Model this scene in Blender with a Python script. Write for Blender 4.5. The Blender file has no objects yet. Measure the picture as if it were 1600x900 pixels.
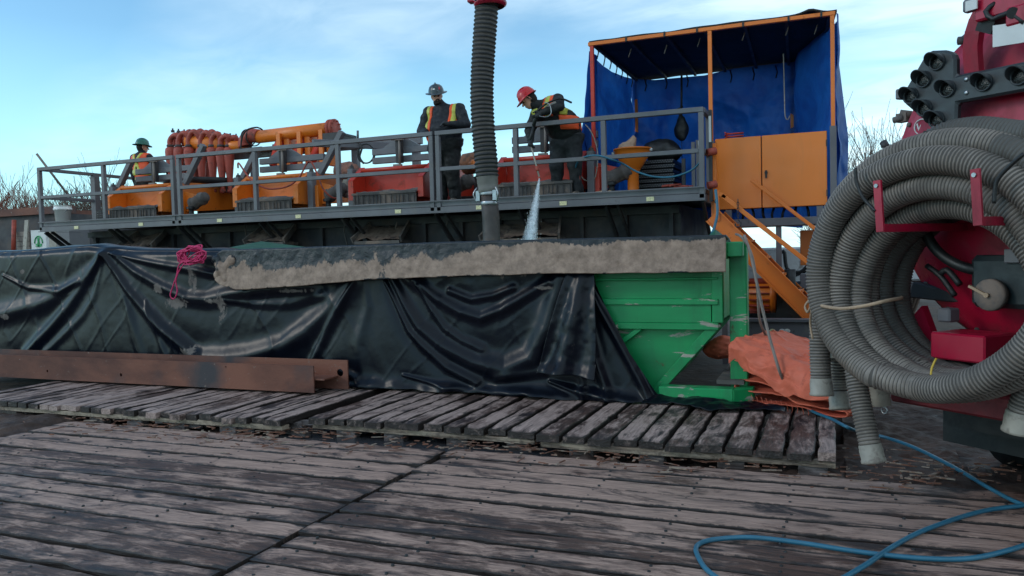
import bpy, math, random
import numpy as np
from mathutils import Vector, Matrix, noise as mnoise
random.seed(7); RNG=np.random.default_rng(7)
sc=bpy.context.scene
# ------------------------------------------------------------------ camera
FPX=1230.0; YAW,PITCH,ROLL=math.radians(22),math.radians(-2.5),math.radians(-1.45); CH=1.6
fw=np.array([-math.sin(YAW)*math.cos(PITCH),math.cos(YAW)*math.cos(PITCH),math.sin(PITCH)])
ri0=np.array([math.cos(YAW),math.sin(YAW),0.]); up0=np.cross(ri0,fw)
RI=ri0*math.cos(ROLL)+up0*math.sin(ROLL); UP=-ri0*math.sin(ROLL)+up0*math.cos(ROLL)
camd=bpy.data.cameras.new("camera"); cam=bpy.data.objects.new("camera",camd); sc.collection.objects.link(cam)
camd.sensor_width=36.; camd.lens=36.*FPX/1600.; camd.clip_start=.05; camd.clip_end=3000
m=Matrix(((RI[0],UP[0],-fw[0],0),(RI[1],UP[1],-fw[1],0),(RI[2],UP[2],-fw[2],CH),(0,0,0,1)))
cam.matrix_world=m; sc.camera=cam
# ------------------------------------------------------------------ world, sun, exposure
SUN_EL,SUN_AZ=math.radians(26),math.radians(235)      # azimuth clockwise from +Y : behind and left of the camera
w=bpy.data.worlds.new("World"); sc.world=w; w.use_nodes=True
nt=w.node_tree; N=nt.nodes; L=nt.links; N.clear()
sky=N.new('ShaderNodeTexSky'); sky.sky_type='NISHITA'; sky.sun_disc=False; sky.sun_elevation=SUN_EL; sky.sun_rotation=SUN_AZ
sky.air_density=1.0; sky.dust_density=.3; sky.ozone_density=2.0
tc=N.new('ShaderNodeTexCoord'); sep=N.new('ShaderNodeSeparateXYZ'); L.new(tc.outputs['Generated'],sep.inputs[0])
mx=N.new('ShaderNodeMath'); mx.operation='MAXIMUM'; mx.inputs[1].default_value=.0; L.new(sep.outputs['Z'],mx.inputs[0])
ad=N.new('ShaderNodeMath'); ad.operation='ADD'; ad.inputs[1].default_value=.16; L.new(mx.outputs[0],ad.inputs[0])
dv=N.new('ShaderNodeVectorMath'); dv.operation='DIVIDE'; L.new(tc.outputs['Generated'],dv.inputs[0])
cb=N.new('ShaderNodeCombineXYZ'); [L.new(ad.outputs[0],cb.inputs[i]) for i in range(3)]; L.new(cb.outputs[0],dv.inputs[1])
mp=N.new('ShaderNodeMapping'); mp.inputs['Scale'].default_value=(.8,1.25,.5); mp.inputs['Rotation'].default_value=(0,0,.5); L.new(dv.outputs[0],mp.inputs[0])
n1=N.new('ShaderNodeTexNoise'); n1.inputs['Scale'].default_value=.55; n1.inputs['Detail'].default_value=4; n1.inputs['Roughness'].default_value=.45; n1.inputs['Distortion'].default_value=.3; L.new(mp.outputs[0],n1.inputs['Vector'])
n2=N.new('ShaderNodeTexNoise'); n2.inputs['Scale'].default_value=4.2; n2.inputs['Detail'].default_value=6; n2.inputs['Roughness'].default_value=.55; n2.inputs['Distortion'].default_value=.5; L.new(mp.outputs[0],n2.inputs['Vector'])
gx=N.new('ShaderNodeMath'); gx.operation='MULTIPLY_ADD'; gx.inputs[1].default_value=.34; L.new(sep.outputs['X'],gx.inputs[0]); L.new(n1.outputs[0],gx.inputs[2])
r1=N.new('ShaderNodeMapRange'); r1.inputs[1].default_value=.30; r1.inputs[2].default_value=.56; L.new(gx.outputs[0],r1.inputs[0])
r2=N.new('ShaderNodeMapRange'); r2.inputs[1].default_value=.30; r2.inputs[2].default_value=.62; r2.inputs[3].default_value=.35; L.new(n2.outputs[0],r2.inputs[0])
mm=N.new('ShaderNodeMath'); mm.operation='MULTIPLY'; L.new(r1.outputs[0],mm.inputs[0]); L.new(r2.outputs[0],mm.inputs[1])
m9=N.new('ShaderNodeMath'); m9.operation='MULTIPLY'; m9.inputs[1].default_value=.75; L.new(mm.outputs[0],m9.inputs[0])
hor=N.new('ShaderNodeMapRange'); hor.inputs[1].default_value=.0; hor.inputs[2].default_value=.26; hor.inputs[3].default_value=.70; hor.inputs[4].default_value=0.0; L.new(mx.outputs[0],hor.inputs[0])
tint=N.new('ShaderNodeMix'); tint.data_type='RGBA'; tint.blend_type='MULTIPLY'; tint.inputs[0].default_value=1; tint.inputs[7].default_value=(.82,1.10,1.12,1); L.new(sky.outputs[0],tint.inputs[6])
hm=N.new('ShaderNodeMix'); hm.data_type='RGBA'; hm.inputs[7].default_value=(3.3,6.5,7.5,1); L.new(hor.outputs[0],hm.inputs[0]); L.new(tint.outputs[2],hm.inputs[6])
cm=N.new('ShaderNodeMix'); cm.data_type='RGBA'; cm.inputs[7].default_value=(6.2,7.5,7.9,1); L.new(m9.outputs[0],cm.inputs[0]); L.new(hm.outputs[2],cm.inputs[6])
bg=N.new('ShaderNodeBackground'); bg.inputs[1].default_value=.15; L.new(cm.outputs[2],bg.inputs[0])
wo=N.new('ShaderNodeOutputWorld'); L.new(bg.outputs[0],wo.inputs[0])
sd=bpy.data.lights.new("sun",'SUN'); sd.energy=.5; sd.angle=math.radians(14); sd.color=(1,.9,.8)
so=bpy.data.objects.new("sun",sd); sc.collection.objects.link(so)
sdir=Vector((math.sin(SUN_AZ)*math.cos(SUN_EL),math.cos(SUN_AZ)*math.cos(SUN_EL),math.sin(SUN_EL)))
so.rotation_euler=sdir.to_track_quat('Z','Y').to_euler(); so.location=(-20,-20,20)
sc.view_settings.view_transform='Standard'; sc.view_settings.look='None'; sc.view_settings.exposure=0.33; sc.view_settings.gamma=1
# ------------------------------------------------------------------ helpers
def W(px,py,Y=None,z=None,X=None):
    d=fw+RI*(px-800)/FPX-UP*(py-450)/FPX
    t=Y/d[1] if Y is not None else ((z-CH)/d[2] if z is not None else X/d[0])
    return np.array([d[0]*t,d[1]*t,CH+d[2]*t])
def V(*a): return np.array(a,float)
def unit(a):
    a=np.asarray(a,float); n=np.linalg.norm(a); return a/n if n>1e-9 else a
def Rz(a): c,s=math.cos(a),math.sin(a); return np.array([[c,-s,0],[s,c,0],[0,0,1.]])
ORG={}
class MB:
    def __init__(s): s.v=[]; s.f=[]; s.sm=[]; s.mi={}
    def add(s,vs,fs,smooth=False):
        b=len(s.v); s.v+= [tuple(map(float,p)) for p in vs]; s.f+=[tuple(b+i for i in f) for f in fs]; s.sm+=[smooth]*len(fs); return s
    def box(s,c,d,R=None,taper=1.):
        c=np.asarray(c,float); h=np.asarray(d,float)/2; R=np.eye(3) if R is None else R
        P=[]
        for z in(-1,1):
            k=taper if z>0 else 1
            for x,y in((-1,-1),(1,-1),(1,1),(-1,1)): P.append(c+R@(np.array([x*k,y*k,z])*h))
        return s.add(P,[(3,2,1,0),(4,5,6,7),(0,1,5,4),(1,2,6,5),(2,3,7,6),(3,0,4,7)])
    def b2(s,a,b):
        a=np.asarray(a,float);b=np.asarray(b,float); return s.box((a+b)/2,np.abs(b-a))
    def bar(s,p,q,w,h,up=(0,0,1)):
        p=np.asarray(p,float);q=np.asarray(q,float); d=unit(q-p); up=np.asarray(up,float)
        if abs(d@up)>.98: up=np.array([0,1.,0])
        x=unit(np.cross(d,up)); u=unit(np.cross(x,d)); P=[]
        for e in(p,q):
            for a,b in((-1,-1),(1,-1),(1,1),(-1,1)): P.append(e+x*a*w/2+u*b*h/2)
        return s.add(P,[(0,1,2,3),(7,6,5,4),(1,0,4,5),(2,1,5,6),(3,2,6,7),(0,3,7,4)])
    def tube(s,pts,r,n=10,cap=True):
        pts=np.asarray(pts,float); k=len(pts); r=np.full(k,float(r)) if np.isscalar(r) else np.asarray(r,float)
        t=np.gradient(pts,axis=0); t/=np.linalg.norm(t,axis=1)[:,None]+1e-12
        a=np.array([0,0,1.]) if abs(t[0][2])<.9 else np.array([1.,0,0])
        x=unit(np.cross(t[0],a)); P=[]
        cs=np.cos(np.arange(n)*2*np.pi/n); sn=np.sin(np.arange(n)*2*np.pi/n)
        for i in range(k):
            x=x-t[i]*(x@t[i]); x/=np.linalg.norm(x)+1e-12; y=np.cross(t[i],x)
            P.append(pts[i]+r[i]*(cs[:,None]*x+sn[:,None]*y))
        P=np.concatenate(P); F=[]
        for i in range(k-1):
            for j in range(n):
                j2=(j+1)%n; F.append((i*n+j,i*n+j2,(i+1)*n+j2,(i+1)*n+j))
        s.add(P,F,True)
        if cap:
            b=len(s.v)-k*n
            s.f+=[tuple(b+j for j in range(n-1,-1,-1)),tuple(b+(k-1)*n+j for j in range(n))]; s.sm+=[False,False]
        return s
    def cyl(s,p,q,r,n=14): return s.tube([p,q],r,n)
    def lathe(s,c,axis,prof,n=20):
        c=np.asarray(c,float); a=unit(axis); pts=[c+a*h for _,h in prof]
        x=unit(np.cross(a,[0,0,1.] if abs(a[2])<.9 else [1.,0,0])); y=np.cross(a,x)
        P=[];F=[]
        for (r,h) in prof:
            for j in range(n):
                t=2*np.pi*j/n; P.append(c+a*h+r*(math.cos(t)*x+math.sin(t)*y))
        for i in range(len(prof)-1):
            for j in range(n): j2=(j+1)%n; F.append((i*n+j,i*n+j2,(i+1)*n+j2,(i+1)*n+j))
        return s.add(P,F,True)
    def ell(s,c,r,n=16,m_=10,R=None):
        c=np.asarray(c,float); R=np.eye(3) if R is None else R; P=[];F=[]
        for i in range(m_+1):
            ph=math.pi*i/m_
            for j in range(n):
                t=2*math.pi*j/n; P.append(c+R@np.array([r[0]*math.sin(ph)*math.cos(t),r[1]*math.sin(ph)*math.sin(t),r[2]*math.cos(ph)]))
        for i in range(m_):
            for j in range(n): j2=(j+1)%n; F.append((i*n+j,(i+1)*n+j,(i+1)*n+j2,i*n+j2))
        return s.add(P,F,True)
    def grid(s,P,smooth=True,wrap=False):
        nu,nv=P.shape[:2]; F=[]
        for i in range(nu-1):
            for j in range(nv-1): F.append((i*nv+j,(i+1)*nv+j,(i+1)*nv+j+1,i*nv+j+1))
        return s.add(P.reshape(-1,3),F,smooth)
    def prism(s,pts,off):
        pts=[np.asarray(p,float) for p in pts]; off=np.asarray(off,float); k=len(pts)
        return s.add(pts+[p+off for p in pts],[tuple(range(k)),tuple(range(2*k-1,k-1,-1))]+[((i+1)%k,i,k+i,k+(i+1)%k) for i in range(k)])
    def plate_holes(s,x0,x1,z0,z1,y0,y1,holes):
        # plate in XZ plane between y0 and y1 with round holes (x,z,r), sorted by x
        xs=[x0]; cells=[]
        for (hx,hz,hr) in sorted(holes):
            if hx-1.5*hr>xs[-1]+1e-4: s.b2((xs[-1],y0,z0),(hx-1.5*hr,y1,z1))
            cells.append((hx,hz,hr)); xs.append(hx+1.5*hr)
            n=16; a,b=hx-1.5*hr,hx+1.5*hr; P=[]
            for y in(y0,y1):
                for j in range(n):
                    t=2*math.pi*j/n; c_,s_=math.cos(t),math.sin(t)
                    P.append((hx+hr*c_,y,hz+hr*s_))
                for j in range(n):
                    t=2*math.pi*j/n; c_,s_=math.cos(t),math.sin(t); k=max(abs(c_),abs(s_))
                    P.append((hx+(b-a)/2*c_/k,y,(hz+(z1-hz)*s_/k) if s_>0 else (hz+(hz-z0)*s_/k)))
            F=[]
            for j in range(n):
                j2=(j+1)%n
                F+=[(j,j2,n+j2,n+j),(2*n+j2,2*n+j,3*n+j,3*n+j2),(j2,j,2*n+j,2*n+j2),(n+j,n+j2,3*n+j2,3*n+j)]
            s.add(P,F)
        if xs[-1]<x1: s.b2((xs[-1],y0,z0),(x1,y1,z1))
        return s
    def xf(s,fn): s.v=[tuple(map(float,fn(np.array(p)))) for p in s.v]; return s
    def build(s,name,mat,parent=None,smooth=None,bevel=0,kind=None,solid=0,loc=None,label=None):
        o0=ORG[parent.name] if parent is not None else (np.asarray(loc,float) if loc is not None else np.zeros(3))
        me=bpy.data.meshes.new(name); A=np.array(s.v)-o0
        me.from_pydata(A.tolist(),[],s.f); me.materials.append(mat)
        if s.mi:
            me.materials.append(s.mat2); q=np.zeros(len(s.f),int); q[list(s.mi)]=1; me.polygons.foreach_set('material_index',q)
        sm=s.sm if smooth is None else [smooth]*len(s.f)
        me.polygons.foreach_set('use_smooth',sm); me.update()
        o=bpy.data.objects.new(name,me); sc.collection.objects.link(o)
        if parent is not None: o.parent=parent
        elif loc is not None: o.location=loc
        ORG[o.name]=o0
        if solid:
            q=o.modifiers.new('s','SOLIDIFY'); q.thickness=solid; q.offset=0
        if bevel:
            q=o.modifiers.new('b','BEVEL'); q.width=bevel; q.segments=1; q.limit_method='ANGLE'; q.harden_normals=False
        if kind: o['kind']=kind
        if label: o['label']=label
        return o
def tag(o,label,cat,group=None):
    o['label']=label; o['category']=cat
    if group: o['group']=group
    return o
def thing(name,label,cat,loc,group=None):
    o=bpy.data.objects.new(name,None); sc.collection.objects.link(o); o.location=tuple(map(float,loc)); o.empty_display_size=.2
    ORG[o.name]=np.array(loc,float); return tag(o,label,cat,group)
def smoothpath(pts,step=.05,closed=False):
    pts=[np.asarray(p,float) for p in pts]; P=[pts[0]]+pts+[pts[-1]]; out=[]
    for i in range(1,len(P)-2):
        a,b,c,d=P[i-1],P[i],P[i+1],P[i+2]; k=max(2,int(np.linalg.norm(c-b)/step))
        for j in range(k):
            t=j/k; out.append(.5*((2*b)+(-a+c)*t+(2*a-5*b+4*c-d)*t*t+(-a+3*b-3*c+d)*t**3))
    out.append(P[-2]); return np.array(out)
def resample(pts,step):
    pts=np.asarray(pts); d=np.r_[0,np.cumsum(np.linalg.norm(np.diff(pts,axis=0),axis=1))]
    k=max(2,int(d[-1]/step)); t=np.linspace(0,d[-1],k); return np.stack([np.interp(t,d,pts[:,i]) for i in range(3)],1),t
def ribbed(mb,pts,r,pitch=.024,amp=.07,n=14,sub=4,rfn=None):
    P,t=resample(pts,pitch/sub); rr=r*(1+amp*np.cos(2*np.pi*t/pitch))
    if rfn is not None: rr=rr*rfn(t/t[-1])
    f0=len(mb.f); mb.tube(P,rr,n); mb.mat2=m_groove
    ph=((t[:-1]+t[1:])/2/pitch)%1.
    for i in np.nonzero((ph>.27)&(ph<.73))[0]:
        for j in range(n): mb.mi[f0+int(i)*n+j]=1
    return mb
# value noise for numpy arrays
def vnoise(P,sc_=1.,seed=0):
    P=np.asarray(P,float)*sc_; I=np.floor(P).astype(np.int64); Fp=P-I; Fp=Fp*Fp*(3-2*Fp); out=0
    def h(a,b,c):
        q=(a*374761393+b*668265263+c*2147483647+seed*974634777)&0xffffffff
        q=((q^(q>>13))*1274126177)&0xffffffff; return ((q^(q>>16))&0xffff)/65535.
    for dx in(0,1):
        for dy in(0,1):
            for dz in(0,1):
                wgt=(Fp[...,0] if dx else 1-Fp[...,0])*(Fp[...,1] if dy else 1-Fp[...,1])*(Fp[...,2] if dz else 1-Fp[...,2])
                out=out+wgt*h(I[...,0]+dx,I[...,1]+dy,I[...,2]+dz)
    return out*2-1
def fbm(P,s_=1.,o=3,seed=0): return sum(vnoise(P,s_*2**i,seed+i)/2**i for i in range(o))
# signed distance blobs -> one continuous surface (surface nets)
def sd_cap(P,a,b,ra,rb,sx=None):
    a=np.asarray(a,float);b=np.asarray(b,float); ba=b-a; pa=P-a
    h=np.clip((pa@ba)/(ba@ba+1e-9),0,1); d=pa-h[...,None]*ba
    if sx is not None: d=d*np.asarray(sx)
    return np.linalg.norm(d,axis=-1)-(ra+(rb-ra)*h)
def sd_ell(P,c,r,R=None):
    q=P-np.asarray(c,float)
    if R is not None: q=q@R
    r=np.asarray(r,float); k=np.linalg.norm(q/r,axis=-1); return (k-1)*r.min()
def smin(a,b,k=.03):
    h=np.clip(.5+.5*(b-a)/k,0,1); return b+(a-b)*h-k*h*(1-h)
def surfnet(fn,lo,hi,h):
    lo=np.asarray(lo,float); hi=np.asarray(hi,float); n=np.ceil((hi-lo)/h).astype(int)+1
    ax=[lo[i]+h*np.arange(n[i]) for i in range(3)]; G=np.stack(np.meshgrid(*ax,indexing='ij'),-1)
    D=fn(G).astype(float); S=D<0
    acc=np.zeros(tuple(n-1)+(3,)); cnt=np.zeros(tuple(n-1))
    for axis in range(3):
        o=[0,1,2]; o.remove(axis)
        for a in(0,1):
            for b in(0,1):
                s0=[slice(0,n[i]-1) for i in range(3)]; s1=list(s0)
                s0[o[0]]=slice(a,n[o[0]]-1+a); s0[o[1]]=slice(b,n[o[1]]-1+b); s1=list(s0)
                s0[axis]=slice(0,n[axis]-1); s1[axis]=slice(1,n[axis])
                d0,d1=D[tuple(s0)],D[tuple(s1)]; c=(d0<0)!=(d1<0); t=np.where(c,d0/np.where(c,d0-d1,1),0)
                p=np.zeros(acc.shape); p[...,axis]=t; p[...,o[0]]=a; p[...,o[1]]=b
                acc+=np.where(c[...,None],p,0); cnt+=c
    act=cnt>0; idx=-np.ones(act.shape,int); idx[act]=np.arange(act.sum())
    I=np.argwhere(act); Vv=lo+h*(I+acc[act]/cnt[act][:,None]); F=[]
    for axis in range(3):
        o=[0,1,2]; o.remove(axis); a,b=o
        s0=[slice(1,n[i]-1) for i in range(3)]; s0[axis]=slice(0,n[axis]-1); s1=list(s0); s1[axis]=slice(1,n[axis])
        A=S[tuple(s0)];B=S[tuple(s1)]; C=np.argwhere(A!=B); inside=A[tuple(C.T)]
        base=C.copy(); base[:,a]+=1; base[:,b]+=1
        def g(da,db): q=base.copy(); q[:,a]+=da; q[:,b]+=db; return idx[tuple(q.T)]
        Q=np.stack([g(-1,-1),g(0,-1),g(0,0),g(-1,0)],1); fl=inside if axis!=1 else ~inside
        Q[~fl]=Q[~fl][:,::-1]; F.append(Q)
    F=np.concatenate(F); F=F[(F>=0).all(1)]; return Vv,F.tolist()
def blob(fn,lo,hi,h):
    v,f=surfnet(fn,lo,hi,h); mb=MB(); mb.v=[tuple(p) for p in v.tolist()]; mb.f=[tuple(q) for q in f]; mb.sm=[True]*len(f); return mb
# ------------------------------------------------------------------ materials
def lin(c): return tuple((x/12.92 if x<=.04045 else ((x+.055)/1.055)**2.4) for x in c)
def hx(s_): return lin(tuple(int(s_[i:i+2],16)/255 for i in(0,2,4)))
def ramp(nt,src,p0,p1,c0=(0,0,0,1),c1=(1,1,1,1)):
    r=nt.nodes.new('ShaderNodeValToRGB'); e=r.color_ramp.elements; e[0].position=p0; e[1].position=p1; e[0].color=c0; e[1].color=c1
    nt.links.new(src,r.inputs[0]); return r.outputs[0]
def noise_(nt,vec,scale,detail=4,rough=.55,dist=0,stretch=None):
    if stretch:
        m_=nt.nodes.new('ShaderNodeMapping'); m_.inputs['Scale'].default_value=stretch; nt.links.new(vec,m_.inputs[0]); vec=m_.outputs[0]
    n=nt.nodes.new('ShaderNodeTexNoise'); n.inputs['Scale'].default_value=scale; n.inputs['Detail'].default_value=detail; n.inputs['Roughness'].default_value=rough; n.inputs['Distortion'].default_value=dist
    nt.links.new(vec,n.inputs['Vector']); return n.outputs[0]
def mixc(nt,fac,a,b,mode='MIX'):
    n=nt.nodes.new('ShaderNodeMix'); n.data_type='RGBA'; n.blend_type=mode
    for i,x in((0,fac),(6,a),(7,b)):
        if isinstance(x,(int,float)): n.inputs[i].default_value=x
        elif isinstance(x,tuple): n.inputs[i].default_value=(*x[:3],1)
        else: nt.links.new(x,n.inputs[i])
    return n.outputs[2]
def newmat(name):
    m_=bpy.data.materials.new(name); m_.use_nodes=True; t=m_.node_tree; b=t.nodes['Principled BSDF']; return m_,t,b
def M(name,col,rough=.55,metal=0.,var=.18,vs=3.,bump=.15,bs=40.,dirt=None,da=.5,ds=2.,dr=None,rnd=0.,spec=.5,stretch=None,bd=.01,dsoft=.12):
    m_,t,b=newmat(name); col=hx(col) if isinstance(col,str) else col
    tcn=t.nodes.new('ShaderNodeTexCoord'); vec=tcn.outputs['Object']
    n=noise_(t,vec,vs,5,.6,stretch=stretch)
    c=mixc(t,ramp(t,n,.3,.7),tuple(x*(1-var) for x in col),tuple(min(1,x*(1+var)) for x in col))
    if rnd:
        oi=t.nodes.new('ShaderNodeObjectInfo'); hs=t.nodes.new('ShaderNodeHueSaturation'); mr=t.nodes.new('ShaderNodeMapRange'); mr.inputs[3].default_value=1-rnd; mr.inputs[4].default_value=1+rnd
        t.links.new(oi.outputs['Random'],mr.inputs[0]); t.links.new(mr.outputs[0],hs.inputs['Value']); t.links.new(c,hs.inputs['Color']); c=hs.outputs[0]
    rg=ramp(t,noise_(t,vec,vs*3,3),.3,.7,(rough*.8,)*3+(1,),(min(1,rough*1.2),)*3+(1,))
    if dirt:
        dc=hx(dirt); dn=noise_(t,vec,ds,7,.68,.4,stretch=stretch); f=ramp(t,dn,1-da-dsoft*.5,1-da+dsoft*.5)
        c=mixc(t,f,c,dc); rg=mixc(t,f,rg,((dr if dr else .85),)*3)
    t.links.new(c,b.inputs['Base Color']); t.links.new(rg,b.inputs['Roughness']); b.inputs['Metallic'].default_value=metal
    b.inputs['Specular IOR Level'].default_value=spec
    if bump:
        bp=t.nodes.new('ShaderNodeBump'); bp.inputs['Strength'].default_value=bump; bp.inputs['Distance'].default_value=bd; t.links.new(noise_(t,vec,bs,4),bp.inputs['Height']); t.links.new(bp.outputs[0],b.inputs['Normal'])
    return m_
def wood(name,axis,pale,mid,dark,amt=.5,dk=.45,world=True,rough=.6,brown=True):
    m_,t,b=newmat(name); tcn=t.nodes.new('ShaderNodeTexCoord'); oi=t.nodes.new('ShaderNodeObjectInfo'); geo=t.nodes.new('ShaderNodeNewGeometry')
    ofs=t.nodes.new('ShaderNodeVectorMath'); ofs.operation='MULTIPLY_ADD'; ofs.inputs[1].default_value=(37,53,71); 
    cbx=t.nodes.new('ShaderNodeCombineXYZ'); [t.links.new(oi.outputs['Random'],cbx.inputs[i]) for i in range(3)]
    t.links.new(cbx.outputs[0],ofs.inputs[0]); t.links.new(tcn.outputs['Object'],ofs.inputs[2]); v=ofs.outputs[0]
    st=(.30,1,1) if axis=='X' else (1,.30,1); st2=(.07,1,1) if axis=='X' else (1,.07,1)
    grain=noise_(t,v,60,5,.6,.2,stretch=st2); streak=noise_(t,v,9,10,.76,.5,stretch=st); wst=noise_(t,geo.outputs['Position'],1.3,7,.68,.4)
    addn=t.nodes.new('ShaderNodeMath'); addn.operation='MULTIPLY_ADD'; addn.inputs[1].default_value=.55; t.links.new(wst,addn.inputs[0]); t.links.new(streak,addn.inputs[2])
    rn=t.nodes.new('ShaderNodeMath'); rn.operation='MULTIPLY_ADD'; rn.inputs[1].default_value=.22; t.links.new(oi.outputs['Random'],rn.inputs[0]); t.links.new(addn.outputs[0],rn.inputs[2])
    base=mixc(t,ramp(t,grain,.3,.7),hx(dark),hx(mid))
    fp=ramp(t,rn.outputs[0],.80-amt*.12,.93-amt*.10); c=mixc(t,fp,base,mixc(t,ramp(t,grain,.25,.7),tuple(x*.72 for x in hx(pale)),tuple(x*1.15 for x in hx(pale))))
    fd=ramp(t,noise_(t,v,5,6,.7,.8,stretch=st),.70-dk*.2,.76-dk*.2+.05); c=mixc(t,fd,c,hx('2c2123' if brown else dark))
    ea=t.nodes.new('ShaderNodeAttribute'); ea.attribute_name='edge'; en=t.nodes.new('ShaderNodeMath'); en.operation='MULTIPLY_ADD'; en.inputs[1].default_value=.9; t.links.new(noise_(t,v,16,6,.7,.6),en.inputs[0]); t.links.new(ea.outputs['Fac'],en.inputs[2]); fe=ramp(t,en.outputs[0],.72,1.12); c=mixc(t,fe,c,hx('241a17'))
    gm=mixc(t,.45,c,mixc(t,ramp(t,grain,.35,.65),(.35,.33,.33),(1,1,1)),'MULTIPLY'); c=gm
    if brown:
        fb=ramp(t,noise_(t,geo.outputs['Position'],2.3,6,.7,.5),.60,.72); c=mixc(t,mixc(t,.7,(0,0,0),fb),c,hx('3f2620'))
    t.links.new(c,b.inputs['Base Color'])
    rg=ramp(t,wst,.35,.65,(rough*.75,)*3+(1,),(rough*1.25,)*3+(1,)); t.links.new(rg,b.inputs['Roughness'])
    bp=t.nodes.new('ShaderNodeBump'); bp.inputs['Strength'].default_value=.7; bp.inputs['Distance'].default_value=.012
    hh=t.nodes.new('ShaderNodeMath'); hh.operation='ADD'; t.links.new(grain,hh.inputs[0]); t.links.new(streak,hh.inputs[1]); t.links.new(hh.outputs[0],bp.inputs['Height']); t.links.new(bp.outputs[0],b.inputs['Normal'])
    return m_
m_rail=M('rail_steel','615f64',.5,.0,var=.15,vs=2,bump=.1,dirt='6e6a69',da=.38,ds=5)
m_dsteel=M('dark_steel','312f32',.6,var=.3,vs=2,dirt='4d4541',da=.42,ds=2.2)
m_under=M('tank_under_steel','343338',.7,var=.35,vs=1.5,dirt='5b504b',da=.42,ds=1.6,dsoft=.25)
m_orange=M('orange_paint','d66f1c',.42,var=.08,vs=2,bump=.04,dirt='9a5424',da=.34,ds=4)
m_orange_clean=M('orange_cabinet_paint','dc7620',.38,var=.05,vs=1.2,bump=.03,bs=6,dirt='c06a24',da=.26,ds=2.5,dsoft=.2)
m_redor=M('red_orange_paint','b83420',.42,var=.12,vs=3,bump=.05,dirt='6f3a2c',da=.36,ds=4)
m_redpipe=M('red_hose_rubber','9c3f30',.6,var=.2,vs=5,dirt='6b3c33',da=.4,ds=6)
m_mudst=M('mud_caked_steel','57514f',.8,var=.25,vs=4,bump=.5,bs=18,dirt='7b6a60',da=.45,ds=4)
m_mud=M('mud','6f5c51',.8,var=.3,vs=5,bump=.8,bs=14,dirt='3d3230',da=.45,ds=5,bd=.02)
m_red=M('truck_red_paint','a51333',.3,var=.08,vs=1.5,bump=.03,bs=5,dirt='5c1a22',da=.34,ds=2.5,dsoft=.25)
m_reddk=M('dirty_red_paint','7c1a25',.5,var=.2,vs=3,dirt='3a2326',da=.45,ds=3,dsoft=.3)
m_black=M('black_rubber','17181a',.55,var=.3,vs=6,bump=.15)
m_blackp=M('black_plastic_board','2b3034',.45,var=.12,vs=6,bump=.08,bs=60)
m_lens=M('lamp_lens','0d0e10',.2,var=.2,vs=40,bump=.5,bs=90)
m_hose=M('grey_suction_hose','857a72',.55,var=.22,vs=6,bump=.2,bs=30,dirt='59534f',da=.48,ds=3,dsoft=.3)
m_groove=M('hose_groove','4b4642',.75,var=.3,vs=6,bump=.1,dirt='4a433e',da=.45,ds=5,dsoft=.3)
m_hosed=M('dark_suction_hose','4c4946',.6,var=.3,vs=4,bump=.2,bs=30,dirt='6b5348',da=.36,ds=5,dsoft=.1)
m_cuff=M('pale_hose_cuff','948d83',.6,var=.15,vs=10,dirt='7a7068',da=.4,ds=12)
m_white=M('dirty_white_plastic','c9c9c8',.45,var=.06,vs=5,dirt='8f8a85',da=.38,ds=5)
m_green=M('green_tank_paint','0f8c4e',.38,var=.1,vs=2,bump=.05,bs=8,dirt='0b5c3a',da=.36,ds=2,dsoft=.35)
m_greenw=None
m_dkgreen=M('dark_green_tarp','0f4a33',.55,var=.2,vs=3)
m_rope=M('magenta_rope','b8265a',.7,var=.2,vs=20,bump=.4,bs=120)
m_bluehose=M('teal_hose','28627a',.4,var=.15,vs=8,dirt='4b6470',da=.35,ds=20)
m_beige=M('dirty_beige_hose','7b7069',.6,var=.2,vs=8)
m_otarp=M('orange_tarp_cloth','cf654b',.7,var=.12,vs=5,bump=.25,bs=45,dirt='9d4a3a',da=.36,ds=5)
m_skin=M('skin','c08a72',.5,var=.08,vs=20,bump=.05)
m_navy=M('navy_work_jacket','0b0f1a',.75,var=.2,vs=8,bump=.5,bs=18,bd=.015)
m_blkj=M('black_work_jacket','111214',.75,var=.2,vs=8,bump=.5,bs=18,bd=.015)
m_trou=M('charcoal_work_trousers','1d1f23',.8,var=.25,vs=6,bump=.5,bs=16,bd=.015,dirt='3f3b3a',da=.36,ds=6)
m_hiviso=M('orange_safety_vest','e2511f',.6,var=.08,vs=6,bump=.2)
m_hivisy=M('yellow_reflective_tape','b9b64a',.4,var=.12,vs=12,bump=.1)
m_glove=M('black_work_glove','191b1f',.65,var=.4,vs=25,bump=.3,bs=60)
m_boot=M('muddy_work_boot','3a3531',.7,var=.3,vs=10,dirt='71665c',da=.5,ds=14)
m_beard=M('dark_beard','1d1512',.9,var=.3,vs=40,bump=.8,bs=120)
m_hatA=M('dark_patterned_hard_hat','2a363d',.3,var=.3,vs=18,bump=.03,dirt='8b949a',da=.36,ds=14)
m_hatB=M('red_hard_hat','b5161d',.28,var=.06,vs=8,bump=.02,dirt='7c1318',da=.3,ds=8)
m_hatC=M('green_hard_hat','1c5a4d',.3,var=.3,vs=18,bump=.02,dirt='8aa49a',da=.36,ds=14)
m_stick=M('white_sticker','d8d4cf',.5,var=.1,vs=60,bump=0,dirt='b03030',da=.3,ds=50)
m_rstick=M('red_sticker','b4333f',.5,var=.1,vs=30,bump=0)
m_blue=None
m_bush=M('bare_twig_bark','5b4a42',.9,var=.3,vs=2,bump=0)
m_bush_sunlit=M('sun_tinted_twig_bark','7a4b3d',.9,var=.3,vs=2,bump=0)  # twig bark with warm sunlight painted in as a reddish colour
m_ptag=M('pale_label_plate','cfc49a',.5,var=.3,vs=60,bump=0)
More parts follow.
